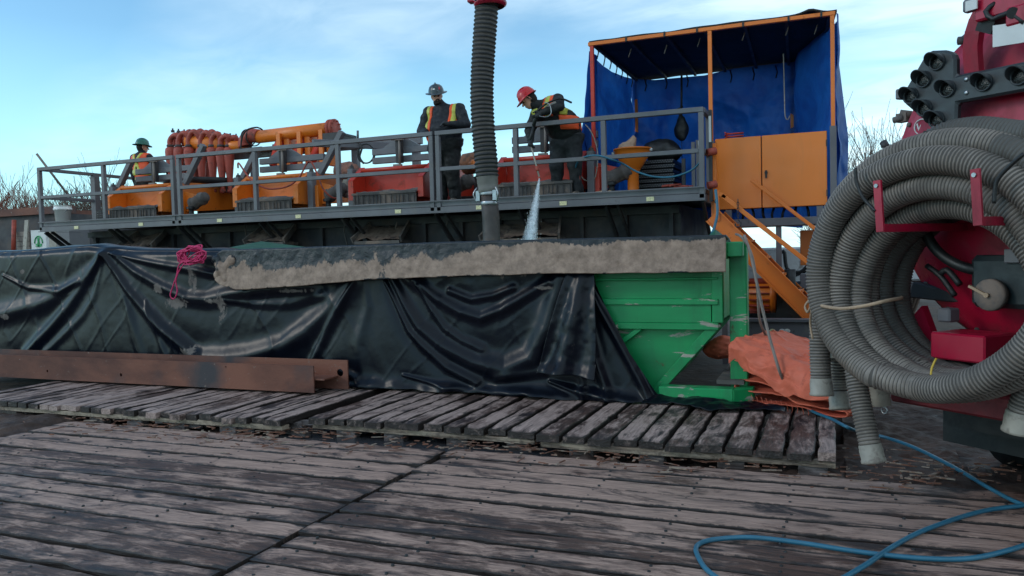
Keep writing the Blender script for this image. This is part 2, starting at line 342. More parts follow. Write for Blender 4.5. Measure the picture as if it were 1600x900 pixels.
m_yel=M('yellow_tie','c9a43a',.5,var=.1)
m_tan=M('tan_webbing','a58a72',.8,var=.15,vs=20,bump=.3)
m_chrome=M('dull_chrome','9a9da1',.3,.8,var=.15,vs=10,bump=.1)
m_bark=M('dirt','2f2622',.9,var=.4,vs=6,bump=.8,bs=20)

def add_layer(m_,colr,sc_,lo,hi,stretch=None,amt=1.,rough=.85):
    t=m_.node_tree; b=t.nodes['Principled BSDF']; tcn=t.nodes.new('ShaderNodeTexCoord'); src=b.inputs['Base Color'].links[0].from_socket; rs=b.inputs['Roughness'].links[0].from_socket
    f=ramp(t,noise_(t,tcn.outputs['Object'],sc_,8,.72,.5,stretch=stretch),lo,hi,(0,0,0,1),(amt,amt,amt,1)); t.links.new(mixc(t,f,src,hx(colr)),b.inputs['Base Color']); t.links.new(mixc(t,f,rs,(rough,)*3),b.inputs['Roughness'])
add_layer(m_red,'45141b',1.6,.50,.70,(1,1,.35),.75); add_layer(m_red,'8d6a62',9,.66,.74,None,.5)
add_layer(m_orange_clean,'a06a3c',2.5,.58,.8,(1.6,1,.25),.35); add_layer(m_orange,'7a4a2c',7,.62,.70,None,.8)
add_layer(m_redor,'5e3a2e',6,.60,.70,None,.8); add_layer(m_rail,'3c3836',9,.62,.72,None,.7); add_layer(m_hose,'6a5a4e',1.7,.52,.66,None,.6); add_layer(m_black,'4b4642',3.5,.58,.75,None,.5)
# ------------------------------------------------------------------ special materials
def mudmat(name,base,mudc,mudd,rough,bs,bump,spec=.5,clear=0):
    m_,t,b=newmat(name); tcn=t.nodes.new('ShaderNodeTexCoord'); v=tcn.outputs['Object']
    at_=t.nodes.new('ShaderNodeAttribute'); at_.attribute_name='mud'
    fine=noise_(t,v,14,8,.72,.8,stretch=(1,1,.6)); ad_=t.nodes.new('ShaderNodeMath'); ad_.operation='MULTIPLY_ADD'; ad_.inputs[1].default_value=1.1; t.links.new(fine,ad_.inputs[0]); t.links.new(at_.outputs['Fac'],ad_.inputs[2])
    f=ramp(t,ad_.outputs[0],.90,1.20)
    bc=mixc(t,ramp(t,noise_(t,v,3,5),.35,.7),tuple(x*.8 for x in hx(base)),tuple(x*1.25 for x in hx(base)))
    # scuffs: thin dusty film that makes the sheet paler and duller
    film=ramp(t,noise_(t,v,6,8,.75,1.2,stretch=(1,1,.35)),.50,.78,(0,0,0,1),(.02,.02,.02,1)); bc=mixc(t,film,bc,hx('4b5162'))
    mc=mixc(t,ramp(t,noise_(t,v,9,6,.7),.3,.7),hx(mudd),hx(mudc)); c=mixc(t,f,bc,mc)
    t.links.new(c,b.inputs['Base Color'])
    rr=mixc(t,film,(rough,)*3,(min(1,rough+.5),)*3); rr=mixc(t,f,rr,(.75,)*3); t.links.new(rr,b.inputs['Roughness'])
    b.inputs['Specular IOR Level'].default_value=spec
    bp=t.nodes.new('ShaderNodeBump'); bp.inputs['Strength'].default_value=bump; bp.inputs['Distance'].default_value=.012
    ab_=t.nodes.new('ShaderNodeMath'); ab_.operation='SUBTRACT'; ab_.inputs[1].default_value=.5; t.links.new(noise_(t,v,bs*.7,4,.6,2.2),ab_.inputs[0]); ac=t.nodes.new('ShaderNodeMath'); ac.operation='ABSOLUTE'; t.links.new(ab_.outputs[0],ac.inputs[0]); am=t.nodes.new('ShaderNodeMath'); am.operation='POWER'; am.inputs[1].default_value=.5; t.links.new(ac.outputs[0],am.inputs[0])
    h=t.nodes.new('ShaderNodeMath'); h.operation='MULTIPLY_ADD'; h.inputs[1].default_value=.7; t.links.new(f,h.inputs[0]); h2=t.nodes.new('ShaderNodeMath'); h2.operation='MULTIPLY_ADD'; h2.inputs[1].default_value=-.9; t.links.new(am.outputs[0],h2.inputs[0]); t.links.new(noise_(t,v,bs,6,.6,1.5),h2.inputs[2]); t.links.new(h2.outputs[0],h.inputs[2])
    t.links.new(h.outputs[0],bp.inputs['Height']); t.links.new(bp.outputs[0],b.inputs['Normal']); return m_
m_tarp=mudmat('black_tarp_plastic','080c16','766d68','4f4846',.30,16,.04,.24)
m_rimt=mudmat('mud_coated_tarp_plastic','10151c','a68d7d','6f5c50',.38,12,.4,.45)
m_greenw=M('scratched_green_paint','0f8d50',.40,var=.25,vs=1.5,bump=.08,bs=8,dirt='a39f92',da=.40,ds=3.2,stretch=(.5,1,2.2),dsoft=.02)
add_layer(m_greenw,'5e3a26',5,.64,.69,None,.9); add_layer(m_greenw,'2b4a39',1.4,.52,.75,(1.8,1,.4),.6); add_layer(m_greenw,'7b6b5c',3.2,.66,.72,(1,1,.25),.5)
def cloth(name,col,col2,tr,rough=.45):
    m_,t,b=newmat(name); tcn=t.nodes.new('ShaderNodeTexCoord'); v=tcn.outputs['Object']
    c=mixc(t,ramp(t,noise_(t,v,1.3,6,.65,.6),.3,.7),hx(col),hx(col2)); t.links.new(c,b.inputs['Base Color']); b.inputs['Roughness'].default_value=rough
    bp=t.nodes.new('ShaderNodeBump'); bp.inputs['Strength'].default_value=.4; bp.inputs['Distance'].default_value=.03; t.links.new(noise_(t,v,5,5,.6,1.),bp.inputs['Height']); t.links.new(bp.outputs[0],b.inputs['Normal'])
    tl=t.nodes.new('ShaderNodeBsdfTranslucent'); t.links.new(c,tl.inputs[0]); ms=t.nodes.new('ShaderNodeMixShader'); ms.inputs[0].default_value=tr
    t.links.new(b.outputs[0],ms.inputs[1]); t.links.new(tl.outputs[0],ms.inputs[2]); t.links.new(ms.outputs[0],t.nodes['Material Output'].inputs[0]); return m_
m_blue=cloth('blue_poly_tarp','153c86','2264b4',.38)
m_rooft=cloth('black_roof_tarp','050506','09090a',.01,.7)
m_matX=wood('weathered_mat_plank','X','aa8a7c','65473b','321f1a',.27,.88)
m_matY=wood('walkway_plank','Y','aa9189','5c443d','2a1b17',.52,.9)
m_newwood=wood('pale_stringer_wood','X','a3917f','8a7768','54443b',.3,.4,brown=False)
m_oldwood=wood('rotten_timber','X','7a7070','4e4340','2c2220',.15,.8)
def rustm():
    m_,t,b=newmat('rusty_beam_steel'); tcn=t.nodes.new('ShaderNodeTexCoord'); v=tcn.outputs['Object']
    a=mixc(t,ramp(t,noise_(t,v,1.4,6,.6,.3,stretch=(.6,1,1.4)),.38,.62),hx('54322a'),hx('7c4d3d')); a=mixc(t,ramp(t,noise_(t,v,1.1,4,.5,stretch=(1,1,1)),.56,.72),a,hx('3b373b')); a=mixc(t,ramp(t,noise_(t,v,14,7,.7),.63,.68),a,hx('7b6c64'))
    t.links.new(a,b.inputs['Base Color']); b.inputs['Roughness'].default_value=.72; b.inputs['Metallic'].default_value=.15
    bp=t.nodes.new('ShaderNodeBump'); bp.inputs['Strength'].default_value=.3; bp.inputs['Distance'].default_value=.01; t.links.new(noise_(t,v,30,6),bp.inputs['Height']); t.links.new(bp.outputs[0],b.inputs['Normal']); return m_
m_rust=rustm()
def waterm():
    m_,t,b=newmat('muddy_puddle_water'); b.inputs['Base Color'].default_value=(*hx('3b3c41'),1); b.inputs['Roughness'].default_value=.18
    bp=t.nodes.new('ShaderNodeBump'); bp.inputs['Strength'].default_value=.15; bp.inputs['Distance'].default_value=.01; tcn=t.nodes.new('ShaderNodeTexCoord'); t.links.new(noise_(t,tcn.outputs['Object'],12,5),bp.inputs['Height']); t.links.new(bp.outputs[0],b.inputs['Normal']); return m_
m_water=waterm()
m_ground=M('dirt_ground','473326',.9,var=.35,vs=1.2,bump=.8,bs=8,dirt='2e2622',da=.45,ds=.8,dsoft=.3,bd=.03)
m_gmud=M('wet_mud_ground','3a2820',.8,var=.4,vs=3,bump=.9,bs=16,dirt='54423a',da=.42,ds=3,dsoft=.2,bd=.02)
m_far=M('far_scrub','5d4a3f',.95,var=.3,vs=.3,bump=0)

# ------------------------------------------------------------------ ground
g=MB(); xs=np.r_[-600,-200,-80,-40,np.linspace(-25,12,60),30,80,300,600]; ys=np.r_[-40,-10,np.linspace(0,30,60),45,80,200,700]
P=np.stack(np.meshgrid(xs,ys,indexing='ij'),-1); Z=-.13+.03*vnoise(np.dstack([P,np.zeros(P.shape[:2])]),.7,3); Z=np.where(P[...,1]>60,-.4,Z)
g.grid(np.dstack([P,Z])).build('ground',m_ground,kind='structure')
g=MB(); xs=np.linspace(-9.4,.9,420); ys=np.linspace(5.6,7.0,70); P=np.stack(np.meshgrid(xs,ys,indexing='ij'),-1); Q=np.dstack([P,np.zeros(P.shape[:2])])
Z=-.075+.05*fbm(Q,2.2,4,5)+.018*fbm(Q,18,2,8)
g.grid(np.dstack([P,Z])).build('muddy_gap',m_gmud,kind='structure')
g=MB(); xs=np.linspace(.1,6.,200); ys=np.linspace(5.7,12,220); P=np.stack(np.meshgrid(xs,ys,indexing='ij'),-1); Q=np.dstack([P,np.zeros(P.shape[:2])])
Z=-.05+.045*fbm(Q,1.6,4,15)+.012*fbm(Q,16,2,8)
g.grid(np.dstack([P,Z])).build('mud_ground',m_gmud,kind='structure')
g=MB(); xs=np.linspace(-9.4,-7.15,120); ys=np.linspace(2.,6.2,140); P=np.stack(np.meshgrid(xs,ys,indexing='ij'),-1); Q=np.dstack([P,np.zeros(P.shape[:2])])
Z=-.02+.05*fbm(Q,1.5,4,25)+.012*fbm(Q,16,2,8)-np.clip((P[...,0]+7.5)*.3,0,.2)
g.grid(np.dstack([P,Z])).build('mud_bank',m_gmud,kind='structure')
pw=MB(); pw.b2((-4.9,5.83,-.12),(-2.0,7.0,-.045)); pw.build('puddle_water',m_water,kind='structure')
# ------------------------------------------------------------------ timber mats (planks run along X)
def plank(L,Wd,H,seed,axis='X'):
    rg=np.random.default_rng(seed); mb=MB(); n=max(6,int(L/.11)); t=np.linspace(0,L,n); jl=rg.normal(0,.0028,n); jr=rg.normal(0,.0028,n)
    for k in rg.integers(0,n,max(1,n//9)): jl[k]+=rg.uniform(.004,.016)
    for k in rg.integers(0,n,max(1,n//9)): jr[k]+=rg.uniform(.004,.016)
    hz=rg.normal(0,.0016,n); sag=.004*np.sin(t/L*math.pi*rg.uniform(1,3)+rg.uniform(0,6)); P=[]
    c=.010; EW=[]
    for i in range(n):
        z=hz[i]+sag[i]; row=[(jl[i],-H),(jl[i],-c+z),(jl[i]+c,z-.001),(jl[i]+.035,z),(Wd*.5,z+.0015),(Wd-jr[i]-.035,z),(Wd-jr[i]-c,z-.001),(Wd-jr[i],-c+z),(Wd-jr[i],-H)]
        if i in(0,n-1): row=[(y,min(zz,-c*.8+z) if zz>-H else zz) for y,zz in row]
        P.append([(t[i],y,zz) if axis=='X' else (y,t[i],zz) for y,zz in row]); q=.45 if i in(0,n-1) else 0.
        EW.append([1,.7,.35+q,q,q,q,.35+q,.7,1])
    P=np.array(P); EW=np.array(EW)
    if axis=='Y': P=P[:,::-1]
    mb.grid(P,smooth=False); ew=EW.reshape(-1).tolist()
    for e in(0,-1):
        b=len(mb.v); mb.v+= [tuple(p) for p in P[e]]; mb.f.append(tuple(b+i for i in (range(9) if e==0 else range(8,-1,-1)))); mb.sm.append(False); ew+=[.55]*9
    mb.edge=[w_*(.35 if Wd<.13 else 1) for w_ in ew]
    return mb
def plank_edge(o,mb):
    a_=o.data.attributes.new('edge','FLOAT','POINT'); a_.data.foreach_set('value',np.array(mb.edge,np.float32)); return o
def add_plank(root,x,y,z,L,Wd,H,seed,axis,mat,rot=0.,name='plank'):
    mb=plank(L,Wd,H,seed,axis); me_o=plank_edge(mb.build(name,mat),mb)
    me_o.parent=root; o=ORG[root.name]; me_o.location=(x-o[0],y-o[1],z-o[2]); me_o.rotation_euler=(random.uniform(-.004,.004),random.uniform(-.0015,.0015),rot); ORG[me_o.name]=np.array([x,y,z]); return me_o
def road_mat(x0,x1,label,seed,y0=1.7,y1=5.74):
    root=thing('timber_road_mat',label,'timber mat',((x0+x1)/2,(y0+y1)/2,-.1),'road mats of long planks in the foreground')
    y=y1; i=0; bolts=MB(); rg=random.Random(seed); rows=[x0+.18+k*.62 for k in range(int((x1-x0)/.62)+1)]
    while y>y0:
        wd=rg.choice([.2,.225,.235,.24,.25]); e0=rg.uniform(-.02,.02); e1=rg.uniform(-.012,.006)
        add_plank(root,x0+e0,y-wd,rg.uniform(-.005,.004),x1-x0-e0+e1,wd-rg.uniform(.022,.036),.05,seed*100+i,'X',m_matX,rot=rg.uniform(-.0012,.0012))
        for xx in rows:
            for yy in(.055,wd-.07):
                p=np.array([xx+rg.uniform(-.02,.02),y-wd+yy+rg.uniform(-.012,.012),0]); bolts.lathe(p,(0,0,1),[(.0,.0056),(.006,.0062),(.009,.0058),(.0105,-.004)],7)
        y-=wd; i+=1
    bolts.build('bolt_head',m_black,root,kind='stuff')
    b=MB(); 
    for k in range(int((x1-x0)/.25)): b.b2((x0+.02+k*.3,y0,-.12),(x0+.17+k*.3,y1-.03,-.062))
    b.build('lower_board_layer',m_gmud,root,kind='stuff')
road_mat(-7.25,-2.925,'wide mat of long grey planks on the left, left of the diagonal seam',3)
road_mat(-2.9,1.9,'wide mat of long brown grey planks on the right, under the looped teal hose',5,y1=5.82)
# ------------------------------------------------------------------ walkway mats (planks run along Y)
wl=[(-9.05,-4.63,5.80,'raised plank walkway mat under the rusty steel beam',11),
    (-4.47,-2.235,5.98,'middle raised plank walkway mat in front of the black tarp',12),
    (-2.20,.06,5.90,'right raised plank walkway mat with the orange folded tarp on it',13)]
for (x0,x1,yf,lab,sd_) in wl:
    root=thing('walkway_mat',lab,'timber mat',((x0+x1)/2,6.8,-.08),'raised walkway mats along the tank'); rg=random.Random(sd_); x=x0; i=0
    while x<x1-.1:
        wd=rg.choice([.2,.21,.215,.225])*(.74 if x0<-5 else .92 if x0<-3 else 1.); wd=min(wd,x1-x) if x1-x-wd>.1 else x1-x
        f=rg.uniform(-.03,.03)
        o=add_plank(root,x,yf+f,.14+rg.uniform(-.008,.006),8.0-yf-f,wd-(.018+.014*rg.random()),.062,sd_*100+i,'Y',m_matY,rot=rg.uniform(-.006,.006)); x+=wd; i+=1
    for j,(ya,za,hh) in enumerate(((yf+.03,.035,.04),(yf+.9,.035,.04),(yf+1.8,.035,.04))):
        add_plank(root,x0+.02,ya,za+.04,x1-x0-.05,.11,.045,sd_*7+j,'X',m_newwood if j==0 else m_oldwood,rot=rg.uniform(-.003,.003),name='stringer')
    xx=x0+.25
    while xx<x1-.2:
        b=MB(); b.b2((xx,yf+.06,-.07),(xx+.2,yf+.16,.03)); b.build('support_block',m_oldwood,root,bevel=.006); xx+=rg.uniform(.5,.65)
for i,(px,py,wd,ln) in enumerate([(30,640,.3,.5),(200,648,.28,.45),(350,658,.3,.5),(548,655,.2,.42),(640,662,.2,.42),(735,670,.2,.34),(925,688,.22,.34),(1050,700,.22,.3),(1190,714,.22,.26)]):
    p=W(px,py,z=.02); root=ORG; mb=plank(ln,wd,.05,900+i,'Y'); o=plank_edge(mb.build('timber_offcut',m_matY,loc=None),mb)
    o.location=(p[0]-wd/2,p[1]-.12,.035+.01*(i%3)); o.rotation_euler=(-.03,.0,random.uniform(-.1,.1))
    tag(o,['broken plank end lying in the mud at the far left edge','plank end in the mud below the rusty beam, second from the left edge','split plank end below the right half of the rusty beam','short grey plank end at the left end of the puddle','plank end lying in the puddle left of its middle','plank end at the right end of the puddle','square pale block end below the black tarp','short block end in the brown chips, left of the last one','square block end nearest the hanging hoses'][i],'plank end','plank ends sticking out below the walkway')
# splinters, chips
ch=MB(); rg=random.Random(4)
for k in range(900):
    c_=rg.choice([(300,668,90,12),(480,680,200,6),(1150,722,150,10),(1000,712,120,6),(760,700,200,5),(1450,740,90,14),(200,655,60,6),(440,668,80,7)])
    p=W(rg.gauss(c_[0],c_[2]),rg.gauss(c_[1],c_[3]),z=0.)
    if p[1]<2 or p[1]>7.2: continue
    a=rg.uniform(-.5,.5)+(0 if rg.random()<.7 else 1.2); l=rg.choice([.02,.03,.05,.09,.14]); ch.box((p[0],p[1],.012+rg.uniform(0,.015) if p[1]<5.95 else -.01+rg.uniform(0,.05)),(l,rg.uniform(.004,.02),rg.uniform(.003,.01)),Rz(a))
ch.build('wood_chips',M('wood_chips','6b4434',.8,var=.5,vs=9,bump=.2,dirt='8e7f72',da=.45,ds=7),kind='stuff')
rt=MB(); rg=random.Random(14)
for k in range(26):
    px=rg.uniform(250,470); p=W(px,652+(px-250)*.045+rg.uniform(0,12),z=.02); rt.box((p[0],p[1]+.05,.0+rg.uniform(-.02,.05)),(rg.uniform(.15,.5),rg.uniform(.02,.06),rg.uniform(.02,.05)),Rz(rg.uniform(-.35,.5)))
rt.build('splintered_timber',m_oldwood,kind='stuff')
# ------------------------------------------------------------------ rusty H beam lying on the walkway
bm_=thing('steel_beam','long rusty steel H beam lying on the plank walkway at left','steel beam',(-8,7.1,.16))
b=MB(); b.plate_holes(-10.6,-5.12,.165,.455,6.95,6.968,[(-9.15,.27,.016),(-7.9,.265,.02),(-6.3,.41,.01)]); b.build('front_flange',m_rust,bm_)
b=MB(); b.plate_holes(-10.6,-4.88,.165,.485,7.235,7.253,[(-4.98,.345,.042)]); b.build('rear_flange',m_rust,bm_)
b=MB(); b.b2((-10.6,6.97,.30),(-5.0,7.233,.316)); b.build('web',m_rust,bm_)
# ------------------------------------------------------------------ green tank
tk=thing('mud_tank','green steel mud tank partly covered by black tarp','tank',(-1.5,7.9,.1))
b=MB(); b.b2((-12.6,7.62,.9),(-.95,9.45,1.62)); b.build('upper_body',m_greenw,tk,bevel=.008)
b=MB()
XL=-12.2
b.prism([(XL,7.63,.9),(-.95,7.63,.9),(-.95,7.63,.93),(XL,7.63,.93)],(0,1.8,0))
# lower tapered body
P=[(-12.2,7.60,.9),(-.97,7.60,.9),(-1.56,7.60,.22),(-1.70,7.60,.16),(-12.2,7.60,.16)]
b.prism([(p[0],p[1]+.05,p[2]) for p in P],(0,1.7,0)); b.build('lower_body',m_greenw,tk,bevel=.008)
b=MB(); b.bar((-.98,7.60,.9),(-1.60,7.60,.2),.09,.07,(0,1,0)); b.build('corner_rail',m_greenw,tk,bevel=.006)
b=MB(); b.bar((-2.45,7.60,.30),(-1.72,7.60,.84),.05,.07,(0,1,0)); b.build('diagonal_brace',m_greenw,tk,bevel=.006)
for z,h in((1.10,.06),(.865,.065),(1.32,.02)):
    b=MB(); b.b2((-12.6,7.545,z-h/2),(-.97,7.618,z+h/2)); b.build('side_rib',m_greenw,tk,bevel=.006)
b=MB(); b.b2((-12.6,7.57,.90),(-1.04,7.616,1.07)); b.build('side_panel',m_greenw,tk)
b=MB(); b.b2((-1.03,7.56,.90),(-.93,7.66,1.72)); b.build('corner_post',m_greenw,tk,bevel=.006)
b=MB(); b.b2((-.88,7.66,.25),(-.72,7.84,1.66)); b.build('end_post',m_greenw,tk,bevel=.01)
b=MB(); b.b2((-1.02,7.42,1.50),(-.88,7.72,1.66)); b.b2((-.88,7.50,1.52),(-.74,7.66,1.655)); b.build('top_socket',m_greenw,tk,bevel=.008)
b=MB(); b.b2((-1.52,7.42,.16),(-.83,7.58,.30)); b.prism([(-.83,7.42,.16),(-.66,7.54,.16),(-.66,7.54,.30),(-.83,7.42,.30)],(0,.14,0)); b.build('skid_foot',m_greenw,tk,bevel=.008)
b=MB(); b.b2((-1.0,7.58,.32),(-.75,9.3,.36)); b.build('skid_plate',m_mudst,tk)
b=MB(); b.lathe((-.99,7.6,1.78),(0,0,-1),[(.0,0),(.12,.10),(.14,.16)],4); b.build('corner_cap',m_dkgreen,tk)
# second tank top seen left
lid=MB(); lid.lathe(W(408,377,Y=8.6),(0,0,-1),[(0,0),(.9,.12),(.95,.3)],4); tag(lid.build('tank_cover',m_dkgreen,smooth=False),'dark green low pointed cover behind the left end of the muddy tarp','cover')
p=W(322,402,Y=7.62); b=MB(); b.box(p,(.22,.12,.14)); tag(b.build('tank_lug',m_greenw,bevel=.01),'small green steel lug beside the magenta rope','lug')
# ------------------------------------------------------------------ black tarp with folds
def polyd(X,Z,pts):
    best=np.full(X.shape,1e9); T=np.zeros(X.shape); n=len(pts)-1
    for i in range(n):
        a,b_=pts[i],pts[i+1]; d=b_-a; L2=d@d+1e-9; t=np.clip(((X-a[0])*d[0]+(Z-a[1])*d[1])/L2,0,1)
        q=np.hypot(X-a[0]-t*d[0],Z-a[1]-t*d[1]); mk=q<best; best=np.where(mk,q,best); T=np.where(mk,(i+t)/n,T)
    return best,T
def px2(pts,Y): return [np.array([*W(x,y,Y=Y)[[0,2]]]) for x,y in pts]
YT=7.44
ridges=[ # pixels of the fold crest, amplitude m, width m, fade start/end
 ([(156,396),(176,425),(199,456),(225,484),(249,509),(280,533),(306,556)],.075,.085,.35,1),
 ([(156,398),(142,422),(124,449),(104,480),(82,509),(43,554)],.06,.10,.3,1),
 ([(153,399),(138,418),(117,438),(95,457),(64,474),(0,492),(-60,500)],.06,.13,.3,.9),
 ([(156,403),(150,430),(142,467),(128,492),(107,516),(68,554)],.03,.07,.2,.8),
 ([(160,400),(178,440),(196,480),(215,530),(226,560)],.03,.07,.2,.5),
 ([(171,397),(205,424),(249,448),(290,466),(320,468),(356,460),(410,452),(480,448)],.07,.10,.4,.8),
 ([(165,395),(200,404),(240,412),(300,422),(345,432)],.035,.05,.5,.8),
 ([(316,560),(350,560),(391,556),(445,540),(480,516),(500,497),(524,474),(548,440)],.085,.13,.8,.4),
 ([(552,440),(535,470),(510,517),(490,565)],.05,.06,.4,.9),
 ([(565,440),(572,480),(560,540),(570,600)],.03,.08,.3,.6),
 ([(598,440),(620,480),(640,517),(660,538),(700,573),(747,597)],.06,.055,.5,1),
 ([(610,436),(630,474),(653,510),(690,540),(740,565),(790,578),(830,560),(856,510),(874,436)],.09,.12,.5,.8),
 ([(643,438),(677,464),(717,487),(750,497),(783,484),(820,462),(856,440)],.05,.06,.7,.7),
 ([(650,446),(670,480),(693,513),(722,532),(753,545)],.04,.05,.4,.7),
 ([(700,455),(735,468),(770,462),(800,450)],.03,.04,.8,.8),
 ([(633,585),(700,603),(760,610),(830,613)],.035,.045,.6,.8),
 ([(0,560),(100,575),(200,570),(300,575)],.03,.08,1,1),
 ([(420,600),(470,570),(520,575),(560,590)],.035,.05,.6,.8),
 ([(0,430),(40,450),(90,455),(120,440)],.03,.05,.5,.7),
 ([(350,470),(400,476),(450,474),(500,462)],.03,.07,.5,.8),
 ([(912,434),(935,480),(965,530),(1000,590),(1022,632)],.06,.05,.5,1),
 ([(905,440),(918,500),(930,560),(955,622)],.06,.055,.4,.9),
 ([(922,434),(955,490),(985,540),(1015,590),(1034,625)],.04,.03,.4,.9),
 ([(900,520),(905,570),(915,620)],.05,.05,.3,.9),
 ([(860,595),(900,608),(950,618),(1010,634)],.05,.05,.6,.9),
 ([(780,590),(820,585),(850,580)],.03,.05,.7,.7),
 ([(225,470),(240,510),(262,560)],.025,.05,.3,.7),
]
ridges=[(px2(p,YT),a*1.35,w_*.95,f0,f1) for p,a,w_,f0,f1 in ridges]
def tarpD(X,Z):
    D=np.zeros(X.shape)
    for pts,a,w_,f0,f1 in ridges:
        wf=1.; d,T=polyd(X,Z,pts); am=a*(f0+(f1-f0)*T); ww=w_*(.35+.65*np.minimum(1,T*1.6+.0)) if f0<f1 else w_
        D+=am*(np.exp(-(d/ww)**2)-.35*np.exp(-(d/(2.4*ww))**2))
    return D
NU,NV=760,150
u=np.linspace(0,1,NU)[:,None]; v=np.linspace(0,1,NV)[None,:]   # v 0 top ..1 bottom
XR=np.interp(v,[0,.1,.4,.7,.9,1],[W(907,430,Y=YT)[0],W(914,445,Y=YT)[0],W(945,500,Y=YT)[0],W(985,560,Y=YT)[0],W(1020,600,Y=YT)[0],W(1040,630,Y=YT)[0]])
X=-11.6+(XR+11.6)*u
tp=[(-60,396),(0,393),(60,390),(100,386),(130,384),(158,387),(200,391),(250,391),(300,391),(340,392),(1150,372)]
tx=[W(a,b_,Y=YT)[0] for a,b_ in tp]; tz=[W(a,b_,Y=YT)[2] for a,b_ in tp]
ZT=np.interp(X,tx,tz)-.03*(X>-6.7); ZB=np.interp(X,[-6,-5.2,-3,-1.7,-1.3],[.17,.17,.16,.15,.15])+0*v
Z=ZT+(ZB-ZT)*v
Q=np.stack([X,Z,np.zeros(X.shape)],-1)
rn_=fbm(np.stack([X*1.7+Z*1.1,Z*.5-X*.2,0*X],-1),1.1,2,41); rn2=fbm(np.stack([X*2-Z*1.6,Z*.6+X*.3,0*X],-1),1.3,2,43)
D=tarpD(X,Z)+.008*(1-np.minimum(1,np.abs(rn_)*3))**1.5+.004*(1-np.minimum(1,np.abs(rn2)*4))**1.5+.10*v**2+.012*fbm(Q,1.6,2,2)+.0008*fbm(Q,14.,2,4)+.02*np.sin(v*math.pi)
D+=.05*np.exp(-((1-v)/.05)**2)*(1+fbm(Q,4,2,9))           # hem spreads on the planks
D+=-.05*np.exp(-(v/.03)**2)
Yg=YT+.06-D
pin=np.hypot(X-W(157,395,Y=YT)[0],Z-W(157,395,Y=YT)[2]); Yg-=.05*np.exp(-(pin/.10)**2)
P=np.stack([X,Yg,Z+.012*vnoise(Q,6,7)*np.exp(-((1-v)/.04)**2)],-1)
# rows that go over the top and back into the tank
back=np.stack([np.stack([X[:,0],Yg[:,0]+.25+.25*k,ZT[:,0]+.03-.06*k+.02*vnoise(Q[:,0]+k,3,1)],-1) for k in(1,0)],1)
P=np.concatenate([back,P],1)
mb=MB(); mb.grid(P); tarp=mb.build('black_tarp',m_tarp,loc=(-5,7.4,.15)); tag(tarp,'big black plastic tarp hanging in folds over the long tank','tarp')
spots=[(294,428,.10,.22),(300,445,.05,.2),(275,474,.28,.10),(245,452,.16,.08),(296,552,.24,.14),(345,480,.10,.28),(330,470,.2,.05),(455,455,.25,.03),(497,540,.02,.12),(30,425,.08,.05),(10,495,.1,.06),(850,450,.2,.03)]
mud=np.full(P.shape[:2],-.06)
for (a,b_,sx_,sz_) in spots:
    q=W(a,b_,Y=YT); mud=np.maximum(mud,-.06+.62*np.exp(-((P[...,0]-q[0])/(sx_))**2-((P[...,2]-q[2])/(sz_))**2))
mud+=.05*fbm(np.stack([P[...,0]*6,P[...,1]*0,P[...,2]*1.3],-1),3,3,21)*(P[...,0]<-3)+.04*fbm(P,2,3,5)
dz=np.interp(P[...,0],[-7,-6.6,-5.5,-4.5,-3,-.9],[1.30,1.26,1.32,1.35,1.37,1.38])-P[...,2]; stk=fbm(np.stack([P[...,0]*16,0*P[...,0],P[...,2]*.8],-1),1.,3,61); mud+=np.where((dz>-.05)&(P[...,0]>-6.7)&(P[...,0]<-1.6),.75*np.clip(stk-.25,0,.6)*np.exp(-np.maximum(dz,0)/.17),0)
a_=tarp.data.attributes.new('mud','FLOAT','POINT'); a_.data.foreach_set('value',mud.reshape(-1).astype(np.float32))
# flap hanging in front
nu,nv=70,110; u=np.linspace(0,1,nu)[:,None]; v=np.linspace(0,1,nv)[None,:]
xl=np.interp(v,[0,.5,1],[W(880,430,Y=7.3)[0],W(858,500,Y=7.3)[0],W(838,578,Y=7.3)[0]]); xr=np.interp(v,[0,.5,1],[W(922,430,Y=7.3)[0],W(930,500,Y=7.3)[0],W(932,578,Y=7.3)[0]])
X=xl+(xr-xl)*u; Z=0*X+1.42+( .40-1.42)*v+.03*np.sin(u*3.1)*v-.04*u*v; Q=np.stack([X,Z,0*X],-1)
Yf=7.33-.05*np.sin(u*math.pi)*(.3+v)-.035*np.cos(u*11+v*2)*(.25+v)-.012*fbm(Q,5,3,3)-.05*np.exp(-((1-v)/.08)**2)+.12*(1-v)**3
mb=MB(); mb.grid(np.stack([X,Yf,Z],-1)); fl=mb.build('loose_flap',m_tarp,tarp,solid=.008)
a_=fl.data.attributes.new('mud','FLOAT','POINT'); a_.data.foreach_set('value',(.10+.2*fbm(Q,3,3,4)).reshape(-1).astype(np.float32))
# tail of tarp lying on the planks
nu,nv=120,50; u=np.linspace(0,1,nu)[:,None]; v=np.linspace(0,1,nv)[None,:]
Px=np.zeros((nu,nv,3)); fa=W(1000,634,z=.16); fb=W(1232,628,z=.16)
for i in range(nu):
    uu=i/(nu-1); x=fa[0]+(fb[0]-fa[0])*uu; wdt=.16+.30*math.sin(min(1,uu*1.15)*math.pi)**.6 if uu<.87 else .25*(1-uu)/.13+.02
    y0=7.22+.08*math.sin(uu*9)-.10*uu
    for j in range(nv): Px[i,j]=(x,y0+wdt*j/(nv-1),.16)
nz=fbm(Px,3.,4,31); Px[...,2]+=.035*(nz+.6)*np.sin(np.linspace(0,1,nv)*math.pi)[None,:]+.012*fbm(Px,11,2,7)+.012; Px[...,2]=np.maximum(Px[...,2],.152)
mb=MB(); mb.grid(Px); tl=mb.build('trailing_end',m_tarp,tarp,solid=.006); a_=tl.data.attributes.new('mud','FLOAT','POINT'); a_.data.foreach_set('value',(.02+.15*nz).reshape(-1).astype(np.float32))
